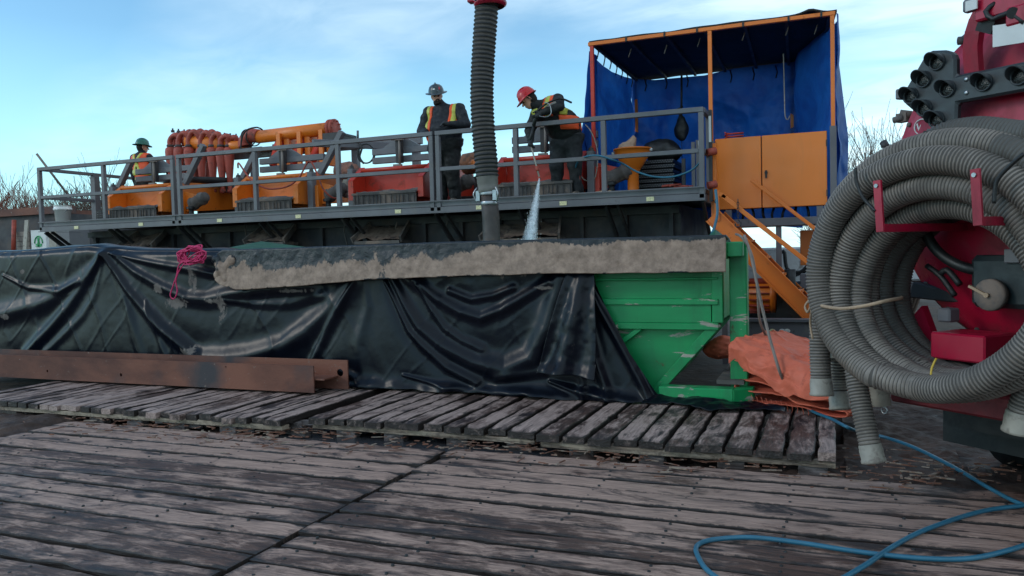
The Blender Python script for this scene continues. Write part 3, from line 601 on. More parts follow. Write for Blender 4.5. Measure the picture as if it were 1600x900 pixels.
# ------------------------------------------------------------------ muddy tarp folded over the rim
nu,nv=600,70; YR=7.36; u=np.linspace(0,1,nu)[:,None]; v=np.linspace(0,1,nv)[None,:]
x0,x1=W(330,400,Y=YR)[0],W(1134,400,Y=YR)[0]; X=x0+(x1-x0)*u+0*v
zt=np.interp(X,[W(a,b_,Y=YR)[0] for a,b_ in((330,392),(345,391),(450,388),(700,379),(1134,368))],[W(a,b_,Y=YR)[2] for a,b_ in((330,400),(345,391),(450,388),(700,379),(1134,368))])
zb=np.interp(X,[W(a,b_,Y=YR)[0] for a,b_ in((328,430),(345,445),(370,453),(460,447),(580,437),(700,432),(900,427),(1134,425))],[W(a,b_,Y=YR)[2] for a,b_ in((328,430),(345,445),(370,453),(460,447),(580,437),(700,432),(900,427),(1134,425))])
Q0=np.stack([X,v+0*X,0*X],-1); zb=zb+.006*vnoise(Q0*[1,0,0],4,3)
vv=np.clip((v-.28)/.72,0,1); Z=zt+(zb-zt)*vv; tback=np.clip((.28-v)/.28,0,1)+0*X
Q=np.stack([X,Z,tback],-1)
Yr=YR+.55*tback+.03*np.cos(vv*math.pi*.5)-.045*np.exp(-((vv-.06)/.07)**2)*0+ -.012*fbm(Q,2.5,4,6)-.004*fbm(Q,12,2,8)-.02*vv
Z=Z-.10*tback**2-.012*(1-np.exp(-tback*6))+.008*fbm(Q,4,2,5)*tback
Yr+=.10*np.exp(-((u)/.006)**2)*1.0
mb=MB(); mb.grid(np.stack([X,Yr,Z],-1)); rim=mb.build('muddy_tarp',m_rimt,loc=(-4,7.4,1.7),solid=.02); tag(rim,'mud caked tarp folded over the top edge of the tank','tarp')
pxs=800+FPX*0+0*X
line=np.interp(X,[W(a,400,Y=YR)[0] for a in(330,370,450,560,640,700,760,900,1134)],[.45,.42,.52,.55,.42,.40,.18,.12,.10])
mud=.22+ .75*np.clip((vv-line)/.22,-1,1)*.6+.20*fbm(Q*[1,1.6,1],2.2,3,12)+.22*fbm(Q*[3,.5,1],3,3,15)+.22
mud=np.where(vv>.97,mud-.3,mud)-.25*np.exp(-(vv/.08)**2)-.12*(X<W(360,400,Y=YR)[0])
a_=rim.data.attributes.new('mud','FLOAT','POINT'); a_.data.foreach_set('value',mud.reshape(-1).astype(np.float32))
# crumpled left end of the folded tarp
c0=W(352,425,Y=7.40)
def f(P):
    n_=.018*fbm(P,7,3,2)+.022*np.abs(vnoise(P*[1,1,.5],9,5))
    d=sd_cap(P,c0+V(-.12,.0,.13),c0+V(.10,-.02,-.14),.07,.06); d=smin(d,sd_cap(P,c0+V(-.08,.02,-.02),c0+V(.12,0,.14),.08,.06),.05); return d+n_-.01
eb=blob(f,c0-V(.4,.25,.4),c0+V(.4,.25,.35),.014).build('crumpled_end',m_rimt,rim); n_=len(eb.data.vertices)
co=np.array([v_.co[:] for v_ in eb.data.vertices]); a_=eb.data.attributes.new('mud','FLOAT','POINT'); a_.data.foreach_set('value',(.30+.5*fbm(co,5,3,2)).astype(np.float32))
# ------------------------------------------------------------------ magenta rope
rp=[]; rg=random.Random(5); c=W(302,399,Y=7.34)
for k in range(95):
    a=k*.9; r=.06+.10*rg.random(); rp.append(c+V(math.cos(a)*r*1.5+.03*rg.uniform(-1,1),-.02+.05*rg.uniform(-1,1),math.sin(a)*r*.75+.02*rg.uniform(-1,1)))
tail=[W(x,y,Y=7.29) for x,y in((292,405),(280,414),(276,430),(270,448),(266,462),(272,467),(277,455),(275,438),(282,420),(300,400),(318,392),(322,398),(312,410))]
mb=MB(); mb.tube(smoothpath(rp+tail,.02),.0085,6); tag(mb.build('rope_bundle',m_rope),'tangled magenta rope hanging over the black tarp','rope')
# ------------------------------------------------------------------ orange folded tarp
c=V(-.27,7.74,.15); ang=math.radians(-28); ax=V(math.cos(ang),math.sin(ang),0); ay=V(-math.sin(ang),math.cos(ang),0)
rg=np.random.default_rng(12); NLy=6; path=[]; sid=[]
zl=np.linspace(.03,.44,NLy)+rg.normal(0,.006,NLy)
for k in range(NLy):
    xl_,xr_=-.46+rg.uniform(-.05,.05)+.05*abs(k-5)/4,.62+rg.uniform(-.04,.04); xs_=np.linspace(xl_,xr_,46); zz=zl[k]*(1-.50*(xs_+.46)/1.08)+.012*np.sin(xs_*7+k*1.3)
    if k%2: xs_,zz=xs_[::-1],zz[::-1]
    path+=list(zip(xs_,zz)); sid+=[k]*46
    if k<NLy-1:
        z2=zl[k+1]*(1-.50*(path[-1][0]+.46)/1.08); s_=1 if k%2==0 else -1; z1=path[-1][1]; r_=abs(z2-z1)/2
        for t_ in(.5,1.1,1.57,2.1,2.6): path.append((path[-1-0][0] if False else xs_[-1]+s_*r_*1.6*math.sin(t_),(z1+z2)/2-(z2-z1)/2*math.cos(t_))); sid.append(k+.5)
path=np.array(path); sid=np.array(sid); ny=44; G=np.zeros((len(path),ny,3)); yv=np.linspace(0,1,ny)
fr=np.interp(sid,np.arange(NLy),rg.uniform(-.05,.05,NLy))+.03*np.sin(path[:,0]*9+sid*2)
for j in range(ny):
    y=-.36+.80*yv[j]+fr*(1-yv[j]); hmp=np.sin(min(1,yv[j]*2.2)*math.pi/2)
    xx=path[:,0]+.02*np.sin(yv[j]*9+sid); z=path[:,1]*(1.02+.32*hmp)
    G[:,j]=c+xx[:,None]*ax+y[:,None]*ay+z[:,None]*V(0,0,1)
Gq=G*1.; G+=.022*np.stack([fbm(Gq,4,3,31),fbm(Gq,4,3,32),.9*fbm(Gq,4,3,33)],-1); G[...,2]=np.maximum(G[...,2],.156+.004*sid[:,None])
b=MB(); b.grid(G); ot=b.build('folded_orange_tarp',m_otarp,loc=(c[0],c[1],.14),solid=.009); tag(ot,'faded orange tarp folded in a thick bundle beside the green tank','tarp')
# top sheet slumping over the front
nu,ny=150,110; G=np.zeros((nu,ny,3))
for i in range(nu):
    u_=i/(nu-1); x=-.44+1.09*u_; zt_=(.47*(1-.50*(x+.46)/1.08))+.02
    for j in range(ny):
        q=j/(ny-1); drop=max(0,q-.62)/.38; ln_=.24+.07*math.sin(x*6+1)+.03*math.sin(x*17)
        y=.42-.84*min(q,.62)/.62-.07*math.sin(min(1,drop*2)*1.57)+.03*math.sin(x*14)*drop; z=zt_*(1.32-.10*abs(q-.3)) - ln_*drop - .10*max(0,(-.38-x)/.1)*1.4
        G[i,j]=c+x*ax+y*ay+z*V(0,0,1)
Gq=G*1.; G+=.020*np.stack([fbm(Gq,4.5,3,51),fbm(Gq,4.5,3,52),fbm(Gq,4.5,3,53)],-1); wr=(1-np.minimum(1,np.abs(fbm((Gq-c)@np.stack([ax,ay*2.2,V(0,0,2.2)],1),2.6,3,57))*3))**1.5; G[...,2]+=.022*wr; G-=.014*wr[...,None]*ay
b=MB(); b.grid(G); b.build('top_fold',m_otarp,ot,solid=.009)
b=MB()
for k in range(14):
    p=c+ax*(-.35+.05*k)-ay*.40+V(0,0,.10-.004*k); b.tube(smoothpath([p,p+V(.015,-.01,-.04),p+V(random.uniform(-.02,.02),-.02,-.1)],.02),.0025,4)
b.build('frayed_thread',m_otarp,ot,kind='stuff')
c2=W(1128,545,Y=8.3)
ot2=blob(lambda P: sd_ell(P,c2,(.24,.2,.13))+.03*fbm(P,4,3,8)+.012*np.abs(np.cos((P[...,2]+.3*P[...,0])*60)),c2-V(.5,.4,.35),c2+V(.5,.4,.3),.022).build('rolled_orange_tarp',m_otarp,loc=c2); tag(ot2,'dusty orange cloth in the shade beneath the green tank end','tarp')
# ------------------------------------------------------------------ raised steel platform on its mud tank
DZ=2.36; RTZ=3.355; XLp,XRp=-13.40,-1.45
pf=thing('steel_platform','long raised grey steel platform with railings above the tanks','platform',(-7.4,11.5,2.3))
b=MB(); b.b2((XLp,10.24,2.30),(XRp,13.9,DZ)); b.build('deck',m_dsteel,pf)
b=MB(); b.b2((XLp,10.17,2.22),(XRp,10.235,2.30)); b.b2((XLp,10.19,2.303),(XRp,10.232,2.385)); b.b2((XRp-.06,10.24,2.20),(XRp,13.9,2.298)); b.build('edge_channel',m_rail,pf,bevel=.006)
b=MB(); b.b2((XLp,10.14,2.375),(XRp,10.165,2.39)); b.b2((XLp,10.14,2.21),(XRp,10.168,2.222)); b.build('channel_lip',m_rail,pf)
postx=[-13.37,-11.78,-10.20,-10.065,-8.49,-6.92,-5.32,-5.215,-4.01,-2.76,-1.49]
for x in postx:
    b=MB(); b.b2((x-.033,10.17,2.24 if x in(-10.2,-10.065,-5.32,-5.215,-1.49,-13.37) else 2.392),(x+.033,10.236,RTZ-.032)); b.build('rail_post',m_rail,pf,bevel=.005)
for xa,xb in((-13.40,-10.17),(-10.10,-5.29),(-5.25,-1.457)):
    for z in(RTZ,2.84):
        b=MB(); b.b2((xa,10.168,z-.031),(xb,10.234,z+.031)) if z==RTZ else b.b2((xa+.066,10.172,z-.028),(xb-.066,10.226,z+.028)); b.build('top_rail' if z==RTZ else 'mid_rail',m_rail,pf,bevel=.005)
for z in(RTZ,2.84):
    b=MB(); b.b2((-13.40,10.24,z-.03),(-13.34,13.6,z+.03)); b.build('side_rail',m_rail,pf,bevel=.005)
for y in(11.35,13.55):
    b=MB(); b.b2((-13.42,y-.05,DZ),(-13.30,y+.07,RTZ-.032)); b.build('rail_post',m_rail,pf,bevel=.005)
b=MB(); b.b2((-1.51,10.72,DZ),(-1.44,10.79,RTZ)); b.b2((-1.505,10.24,RTZ-.03),(-1.445,10.72,RTZ+.03)); b.b2((-1.50,10.24,2.81),(-1.45,10.72,2.87)); b.build('end_rail',m_rail,pf,bevel=.005)
for x in postx[::1]:
    if x in(-10.065,-5.215): continue
    b=MB(); b.bar((x,10.26,2.21),(x,10.93,1.72),.035,.07); b.b2((x+.12,10.26,2.21),(x+.125,10.9,2.215)); b.build('bracket',m_dsteel,pf)
    b=MB(); b.bar((x+.16,10.26,2.21),(x+.16,10.93,1.76),.03,.05); b.build('bracket',m_dsteel,pf)
for (px,py) in((119,355),(220,352),(343,346),(466,341),(622,334),(749,328),(880,323),(1016,316)):
    q=W(px,py,Y=10.165); b=MB(); b.box((q[0],10.166,2.262),(.10,.008,.055)); b.build('label_plate',m_ptag,pf)
st=thing('shaker_tank','dark grey mud streaked steel tank beneath the platform','tank',(-7.4,12,0))
b=MB(); b.b2((-13.05,10.98,.1),(-1.9,13.7,2.22)); b.build('tank_body',m_under,st)
for k in range(18):
    x=-12.9+k*.64; b=MB(); b.b2((x-.03,10.90,.2),(x+.03,10.977,2.2)); b.build('wall_rib',m_under,st)
b=MB(); b.b2((-13.05,10.86,1.62),(-1.9,10.895,1.74)); b.b2((-13.05,10.88,2.10),(-1.9,10.978,2.20)); b.build('wall_channel',m_dsteel,st)
for px,py,wd in((213,382,.75),(415,374,.75),(590,371,.8),(812,367,1.15)):
    q=W(px,py,Y=10.5); z=q[2]; b=MB()
    nu,nv=30,10; U,Vv=np.meshgrid(np.linspace(-wd/2,wd/2,nu),np.linspace(0,1,nv),indexing='ij'); G=np.stack([q[0]+U*(1.-.15*Vv),10.85-.38*(1-Vv),z-.02+.20*Vv],-1)
    G[...,2]+=.03*fbm(G,8,3,4); b.grid(G); b.build('mud_on_chute',m_mud,st)
    b=MB(); b.bar((q[0]-wd/2-.03,10.45,z-.04),(q[0]-wd/2*.85-.01,10.87,z+.22),.03,.10); b.bar((q[0]+wd/2+.03,10.45,z-.04),(q[0]+wd/2*.85+.01,10.87,z+.22),.03,.10); b.b2((q[0]-wd/2,10.46,z-.10),(q[0]+wd/2,10.86,z-.05)); b.build('chute',m_mudst,st)
for px,py in((700,366),(780,365),(385,366),(540,372),(620,372)):
    q=W(px,py,Y=10.8); b=MB(); b.tube(smoothpath([q+V(.02,0,.25),q+V(-.01,-.02,.12),q+V(.03,0,-.12)],.04),.012,6); b.build('drip_of_mud',m_mudst,st)
# ------------------------------------------------------------------ shale shakers
def shaker(x0,col,label,wd=1.24,braces=True,shell=None):
    t=thing('shale_shaker',label,'shale shaker',(x0+wd/2,11.4,DZ),'shale shakers in a row on the platform'); x1=x0+wd
    for x,s_ in((x0,1),(x1,-1)):
        b=MB(); pr=[(10.62,2.50),(10.62,2.80),(10.95,3.03),(12.5,3.12),(12.5,2.62),(10.95,2.50)]
        b.prism([(x-.015,y,z) for y,z in pr],(.03,0,0)); b.build('side_plate',col,t)
        b=MB(); b.b2((x-.045,10.59,2.50),(x+.045,10.617,2.80)); b.bar((x,10.60,2.80),(x,10.95,3.035),.09,.02); b.build('plate_edge',col,t)
    b=MB(); b.bar((x0+.02,11.05,2.62),(x1-.02,11.05,2.62),.03,.34) ; b.prism([(x0+.02,10.66,2.60),(x0+.02,12.4,2.70),(x0+.02,12.4,2.66),(x0+.02,10.66,2.56)],(wd-.04,0,0)); b.build('screen_bed',col,t)
    b=MB(); b.b2((x0+.02,11.0,2.62),(x1-.02,11.02,2.98)); b.build('inner_panel',col,t)
    b=MB(); b.tube([(x0+.03,10.88,2.985),(x1-.03,10.88,2.985)],.036,12); b.tube([(x0+.03,11.12,2.93),(x1-.03,11.12,2.93)],.03,10); b.build('cross_tube',col,t)
    # mud caked discharge lip
    nu,nv=60,14; U,Vv=np.meshgrid(np.linspace(x0+.06,x1-.06,nu),np.linspace(0,1,nv),indexing='ij'); G=np.stack([U,10.66-.10*np.minimum(1,Vv*4)+.0*U,2.63-.24*Vv],-1); n_=fbm(G,6,3,int(abs(x0)*7)); G[...,2]+=.02*n_*(Vv<.2); G[...,1]+=.008*n_
    b=MB(); b.grid(G); b.build('discharge_lip',m_mudst,t)
    b=MB(); b.b2((x0+.05,10.53,2.565),(x1-.05,10.555,2.60)); b.build('lip_bar',m_mudst,t)
    b=MB()
    for k in range(14): x=x0+.1+k*(wd-.2)/13+.02*math.sin(k*5); b.b2((x-.006,10.537,2.40),(x+.006,10.548,2.565-.02*math.sin(k*3)**2))
    b.build('drip_lines',m_dsteel,t,kind='stuff')
    # header beams behind
    for z in(3.315,3.175):
        b=MB(); b.b2((x0+.03,11.2,z-.05),(x1+.13,11.28,z+.05)); b.build('header_beam',m_rail,t,bevel=.006)
    b=MB(); xm=x0+wd*.46; b.prism([(xm-.34,11.21,3.367),(xm+.34,11.21,3.367),(xm+.11,11.21,3.50),(xm-.11,11.21,3.50)],(0,.05,0)); b.build('gusset',m_rail,t)
    b=MB(); b.b2((xm-.05,11.12,3.10),(xm+.05,11.195,3.50)); b.build('clamp_post',m_dsteel,t)
    b=MB(); b.cyl((xm+.04,11.09,3.06),(xm+.04,11.09,3.46),.018,8); b.cyl((xm-.10,11.09,3.50),(xm+.09,11.09,3.50),.04,10); b.box((xm+.04,11.09,3.47),(.14,.05,.03)); b.box((xm,11.09,3.05),(.14,.06,.05)); b.build('clamp_screw',m_beige,t)
    for x in(x0-.13,x1+.14):
        b=MB(); b.b2((x-.05,10.78,DZ),(x+.05,10.90,3.02)); b.build('corner_post',m_rail,t,bevel=.005)
        b=MB(); b.lathe((x,10.84,3.02),(0,0,1),[(.04,0),(.042,.02),(.03,.03),(.036,.045),(.014,.05),(.012,.075),(0,.075)],10); b.build('spring_mount',m_dsteel,t)
    if braces:
        for x,tz,tx in((x0-.22,3.50,.40),(x1+.16,3.66,.50)):
            b=MB(); b.bar((x+.04,11.0,3.0),(x+tx,11.0,tz),.09,.10,(0,1,0)); b.build('brace',m_rail,t,bevel=.005)
    # vibrator motor at right
    mx_=x1+.55
    b=MB(); b.lathe((mx_-.22,11.0,2.62),unit((1,-.1,.35)),[(0,0),(.09,0),(.12,.03),(.12,.07),(.105,.075),(.105,.26),(.12,.265),(.12,.30),(.09,.33),(.09,.38),(0,.38)],18); b.build('vibrator_motor',m_mudst,t)
    b=MB(); b.prism([(mx_-.4,10.95,2.5),(mx_-.2,10.95,2.5),(mx_-.05,10.95,2.78),(mx_-.34,10.95,2.86)],(0,.04,0)); b.b2((mx_-.36,10.85,DZ),(mx_-.30,11.1,2.8)); b.build('motor_bracket',col,t)
    b=MB(); b.tube([(mx_-.14,10.9,2.55),(mx_-.14,10.9,2.37)],.045,10); b.lathe((mx_-.14,10.88,2.53),(0,0,1),[(.07,0),(.075,.04),(.05,.05)],12); b.build('drain_pipe',m_black,t)
    return t
shaker(-12.16,m_orange,'orange shale shaker at the far left, right of the white bucket')
shaker(-9.26,m_orange,'orange shale shaker below the long orange pipe')
shaker(-6.97,m_redor,'red orange shale shaker just left of the standing worker',braces=False)
shaker(-4.5,m_redor,'red orange shale shaker left of the worker spraying water',braces=False)
# rear frame of grey beams
rf=thing('rear_frame','grey steel frame carrying the orange pipes above the shakers','frame',(-9.5,12.4,DZ))
for x in(-12.3,-10.3,-8.0,-6.75):
    b=MB(); b.b2((x-.06,12.3,DZ),(x+.06,12.42,3.70)); b.build('upright',m_rail,rf,bevel=.006)
for (a,c,h) in(((-12.4,12.3,3.62),(-6.6,12.3,3.62),.12),((-12.4,12.28,3.0),(-6.6,12.28,3.0),.14),((-7.95,11.0,3.52),(-6.9,12.2,3.52),.12)):
    b=MB(); b.bar(a,c,.09,h); b.build('cross_beam',m_rail,rf,bevel=.006)
b=MB(); b.b2((-10.35,11.9,3.655),(-9.75,12.5,3.70)); b.build('pipe_saddle',m_dsteel,rf)
b=MB(); b.b2((-8.35,11.85,3.66),(-8.0,12.4,3.82)); b.build('pipe_saddle',m_dsteel,rf)
b=MB(); b.b2((-11.9,12.5,DZ),(-8.9,12.6,3.1)); b.b2((-7.6,12.5,DZ),(-3.4,12.6,2.95)); b.build('back_panel',m_dsteel,rf)
# hydrocyclone bank (small cones with goosenecks)
hy=thing('hydrocyclone_bank','round bank of small red hydrocyclones with gooseneck pipes, left of the long orange pipe','hydrocyclone',(-11.2,12.1,DZ))
def Wp(x,y,Y): return W(x,y,Y=Y)
a,c=Wp(297,221,12.1),Wp(350,228,12.1); b=MB(); b.tube([a,c],.17,20); b.build('manifold',m_orange,hy)
b=MB(); a,c=Wp(345,225,12.1),Wp(383,230,12.0); b.tube([a,c],.10,16); b.build('outlet_pipe',m_orange,hy)
for i,(px,pt,Yy) in enumerate([(266,212,12.0),(279,209,11.95),(295,207,11.95),(314,208,11.95),(331,210,11.95),(345,213,11.95),(357,215,12.0),(272,210,12.4),(288,207,12.45),(305,206,12.45),(323,207,12.45)]):
    q=Wp(px,228,Yy); top=Wp(px+7,pt,Yy); e=Wp(px+18 if i<4 else px+12,224,Yy)
    b=MB(); pth=smoothpath([q,q+V(.0,0,.10),top+V(-.05,0,-.01),top+V(.06,0,.0),e+V(-.02,.05,.05),e+V(0,.1,-.02)],.03); b.tube(pth,.052,10); gn=b.build('gooseneck',m_redpipe,hy)
    if i<7:
        b=MB(); b.lathe(q+V(0,0,-.0),(0,0,1),[(.066,-.02),(.072,0),(.066,.02)],12); b.build('clamp',m_dsteel,gn)
    b=MB(); b.lathe(q+V(0,0,-.02),(0,0,-1),[(.05,0),(.095,.04),(.105,.10),(.10,.2),(.045,.72),(.04,.80),(.06,.81),(.06,.86),(.03,.88)],12); cn=b.build('cone',m_redpipe,hy)
b=MB()
for k in range(12): q=Wp(270+k*9,206+k*.8,12.2); b.lathe(q,(0,0,1),[(.035,-.01),(.035,.03),(.015,.04),(.015,.07),(0,.07)],8)
b.build('bolt_cap',m_dsteel,hy,kind='stuff')
b=MB(); b.lathe(Wp(318,290,12.1),(0,0,1),[(.0,0),(.7,0),(.75,.1),(.7,.1)],22); b.build('collecting_tray',m_dsteel,hy)
# desander: long orange pipe
ds_=thing('desander','long orange header pipe on yellow orange posts with red cones','desander',(-9,12,DZ))
a,c=Wp(404,214,12.0),Wp(517,201,12.0); b=MB(); b.tube([a,c],.118,24); b.build('header_pipe',m_orange,ds_)
b=MB(); d=unit(c-a); b.lathe(c,d,[(.12,-.02),(.165,-.02),(.165,.03),(.15,.03),(.15,.06),(.165,.06),(.165,.10),(.06,.10),(0,.10)],20)
for k in range(10):
    t_=k*2*math.pi/10; q=c+d*.11+.135*(math.cos(t_)*V(0,1,0)+math.sin(t_)*V(0,0,1)); b.cyl(q-d*.15,q+d*.02,.014,6)
b.build('end_flange',m_redpipe,ds_)
b=MB(); pth=smoothpath([Wp(384,230,12.0),Wp(383,224,12.0),Wp(386,216,12.0),Wp(393,212,12.0),Wp(405,213,12.0)],.03); b.tube(pth,.13,18); b.build('elbow',m_redpipe,ds_)
b=MB()
for rr,px in((.155,396),(.15,388)):
    q=Wp(px,215,12.0); t_=np.linspace(0,2*math.pi,30); b.tube(np.array([q+rr*V(.35*math.cos(s_),.9*math.cos(s_),math.sin(s_)) for s_ in t_]),.012,6,cap=False)
b.tube(smoothpath([Wp(376,236,11.8),Wp(378,215,11.8),Wp(386,203,11.8),Wp(402,199,11.8),Wp(410,203,11.9)],.05),.015,6); b.build('cable_loop',m_black,ds_)
for px in(437,469,503):
    a=Wp(px,209 if px<450 else 206 if px<480 else 203,11.9); c=Wp(px,250,11.9); b=MB(); b.b2((a[0]-.045,11.85,c[2]-.1),(a[0]+.035,11.9,a[2])); b.build('pipe_post',m_orange,ds_)
    b=MB(); b.b2((a[0]+.05,11.95,c[2]-.1),(a[0]+.16,12.2,a[2]-.03)); b.build('pipe_support_plate',m_orange,ds_)
for (p0,p1) in(((443,214),(427,252)),((477,212),(460,250)),((510,210),(488,248))):
    a,c=Wp(*p0,12.15),Wp(*p1,11.9); b=MB(); d=unit(c-a); b.lathe(a,d,[(.09,0),(.12,.03),(.12,.12),(.105,.14),(.105,.24),(.065,np.linalg.norm(c-a)-.05),(.09,np.linalg.norm(c-a)-.03),(.09,np.linalg.norm(c-a)+.02),(.04,np.linalg.norm(c-a)+.1)],14); b.build('large_cone',m_redor,ds_)
b=MB(); 
for px in(431,450,484,498): q=Wp(px,226,12.3); b.cyl(q,q+V(0,0,-.4),.07,10)
b.build('riser',m_redpipe,ds_)
# loose hoses draped over the shakers
def hose(name,label,pts,r,mat,cat='hose',step=.04,n=7,group=None):
    b=MB(); b.tube(smoothpath(pts,step),r,n); o=b.build(name,mat); return tag(o,label,cat,group)
hose('red_air_hose','thin red air hose sagging across the middle orange shaker',[Wp(372,262,10.9),Wp(373,255,10.5),Wp(385,272,10.45),Wp(398,285,10.42),Wp(420,295,10.4),Wp(450,291,10.4),Wp(468,276,10.45),Wp(483,252,10.5),Wp(495,270,10.5),Wp(505,295,10.5),Wp(520,309,10.6),Wp(535,308,10.8)],.014,m_redpipe)
hose('black_cable','black cable drooping between the long pipe and the red shaker',[Wp(528,211,12),Wp(545,212,11.8),Wp(556,218,11.6),Wp(565,230,11.5),Wp(562,245,11.5),Wp(568,255,11.4)],.018,m_black)
hose('coiled_cable','coil of black cable hung above the left end of the red shaker',[Wp(572+13*math.cos(t_)*(1+.08*math.sin(t_*3.3)),240+15*math.sin(t_),11.4+.03*t_) for t_ in np.linspace(0,17,50)],.013,m_black,'cable')
hose('pale_cable','thin pale cable hooked over the grey brace',[Wp(513,240,11.2),Wp(522,241,11.2),Wp(528,235,11.2),Wp(530,228,11.2)],.008,m_cuff,'cable')
b=MB(); b.cyl(Wp(559,216,11.3),Wp(559,204,11.3),.02,8); tag(b.build('short_stub_pipe',m_rail),'short grey upright pipe stub behind the top rail','pipe')
mpump=thing('feed_pump','mud splashed pale red pump between the shakers','pump',Wp(540,275,11.5))
b=MB(); b.lathe(Wp(528,270,11.6),(1,-.2,.05),[(0,0),(.1,0),(.16,.05),(.16,.3),(.1,.34),(.1,.42),(0,.42)],16); b.build('pump_housing',M('pinkish_mud_paint','a3705e',.7,var=.25,vs=6,dirt='6f5a50',da=.45,ds=6),mpump)
b=MB(); b.lathe(Wp(541,290,11.2),(0,0,-1),[(.05,-.1),(.07,-.05),(.05,0),(.07,.05),(.05,.1),(.07,.15),(.05,.2)],12); b.build('bellows',m_cuff,mpump)
# right of worker A: brown casing
tg=thing('gear_motor','brown muddy geared motor behind the standing worker','motor',Wp(735,260,11.4)); b=MB(); b.lathe(Wp(722,258,11.3),(1,.1,.12),[(0,0),(.12,0),(.17,.05),(.17,.26),(.10,.30),(.12,.34),(0,.4)],16); b.build('housing',M('brown_motor_paint','8a5a40',.7,var=.25,vs=6,dirt='5f4a40',da=.45,ds=6),tg)
b=MB(); b.lathe(Wp(733,258,11.0),(1,0,0),[(0,0),(.05,0),(.05,.05),(.08,.05),(.08,.12),(.05,.12),(.05,.25),(0,.25)],14); b.build('shaft_coupling',m_orange,tg)
m_bucket=M('white_bucket_plastic','efedea',.4,var=.04,vs=5,bump=0,dirt='a09c97',da=.3,ds=6)
m_sleeve=M('grey_rubber_sleeve','6c6864',.6,var=.2,vs=8)
# ------------------------------------------------------------------ bucket, screen box, leaning pole, left clutter
q=Wp(99,348,10.75); bk=thing('bucket','white plastic bucket behind the left railing post','bucket',(q[0],10.75,DZ)); b=MB(); b.lathe((q[0],10.75,DZ),(0,0,1),[(0,0),(.125,0),(.145,.28),(.16,.28),(.162,.31),(.15,.31),(.152,.36),(.16,.365),(.145,.365),(.13,.30),(0,.29)],24); b.build('pail',m_bucket,bk)
b=MB(); t_=np.linspace(0,math.pi,16); b.tube(np.array([(q[0]+.158*math.cos(s_),10.75-.10*math.sin(s_),DZ+.31-.13*math.sin(s_)) for s_ in t_]),.004,5); b.build('wire_handle',m_chrome,bk)
sb=thing('mesh_panel','dark perforated screen panel standing behind the left railing','mesh panel',(-12.6,11.3,DZ)); b=MB(); b.b2((-13.2,11.22,DZ),(-12.3,11.28,2.64)); b.build('frame',m_black,sb)
b=MB()
for i in range(22):
    for j in range(6): b.box((-13.16+i*.039,11.215,2.40+j*.04),(.02,.006,.018))
b.build('perforations',m_rail,sb,kind='stuff')
b=MB(); b.cyl(Wp(57,240,10.4),Wp(112,312,10.9),.022,8); tag(b.build('leaning_pole',m_beige),'thin grey pole leaning across the left corner of the railing','pole')
cn=thing('storage_container','dark grey storage container with rusty top boards at the far left','container',(-20.3,14.6,0)); b=MB(); b.b2((-25,13.6,0),(-17.1,16,2.84)); b.build('container_wall',m_under,cn)
b=MB(); b.b2((-25,13.5,2.842),(-16.9,13.8,3.02)); b.b2((-25,13.75,2.845),(-17.3,16,2.95)); b.build('top_board',m_rust,cn)
for i,(x0_,x1_,yy,mt,lab) in enumerate([(20,23,344,m_redpipe,'rusty round pipe leaning on the container'),(40,48,344,m_cuff,'pale board leaning on the container')]):
    a=Wp(x0_+2,yy,13.3); c=Wp(x0_-1 if i else x0_+1,392,13.2); b=MB(); b.bar(a,c,.12,.03,(0,1,0)) if i else b.cyl(a,c,.05,10); tag(b.build('leaning_board' if i else 'leaning_pipe',mt),lab,'board' if i else 'pipe')
for (a,c_,mt,lab) in(((26,362),(48,392),m_beige,'tan crate beside the rusty leaning pipe'),):
    A_=Wp(*a,13.35);C_=Wp(*c_,13.35); b=MB(); 
    for k in range(4): z=A_[2]-(k+.5)*(A_[2]-C_[2])/4; b.b2((A_[0],13.33,z-.06),(C_[0],13.36,z+.05))
    b.b2((A_[0]+.05,13.36,C_[2]),(C_[0]-.05,13.55,A_[2]-.03)); tag(b.build('slatted_crate',mt),lab,'crate')
sg=thing('emblem_box','pale box with a green arched emblem at the left end of the tank','box',Wp(60,380,12.9)); A_=Wp(48,360,12.9);C_=Wp(73,395,12.9)
b=MB(); b.b2((A_[0],12.9,C_[2]-.6),(C_[0],13.3,A_[2])); b.build('box_body',m_white,sg)
q=Wp(60,379,12.89); b=MB(); t_=np.linspace(0,math.pi,14); b.tube(np.array([(q[0]+.13*math.cos(s_),12.893,q[2]-.02+.17*math.sin(s_)) for s_ in t_]),.014,5); b.box((q[0],12.893,q[2]-.06),(.20,.008,.07)); b.tube([(q[0],12.893,q[2]-.1),(q[0],12.893,q[2]+.07)],.028,6); b.ell((q[0],12.893,q[2]+.09),(.04,.008,.04)); b.build('green_emblem',m_greenw,sg)
b=MB(); b.b2((*Wp(76,361,12.7)[[0]],12.7,1.0),(Wp(87,361,12.7)[0],12.8,Wp(80,361,12.7)[2])); tag(b.build('pale_post',m_cuff),'pale upright post right of the box with the green emblem','post')
b=MB(); b.b2((Wp(88,361,12.3)[0],12.3,1.0),(Wp(108,361,12.3)[0],12.8,Wp(80,360,12.3)[2])); tag(b.build('grey_cabinet',m_rail),'grey steel cabinet below the left end of the platform','cabinet')
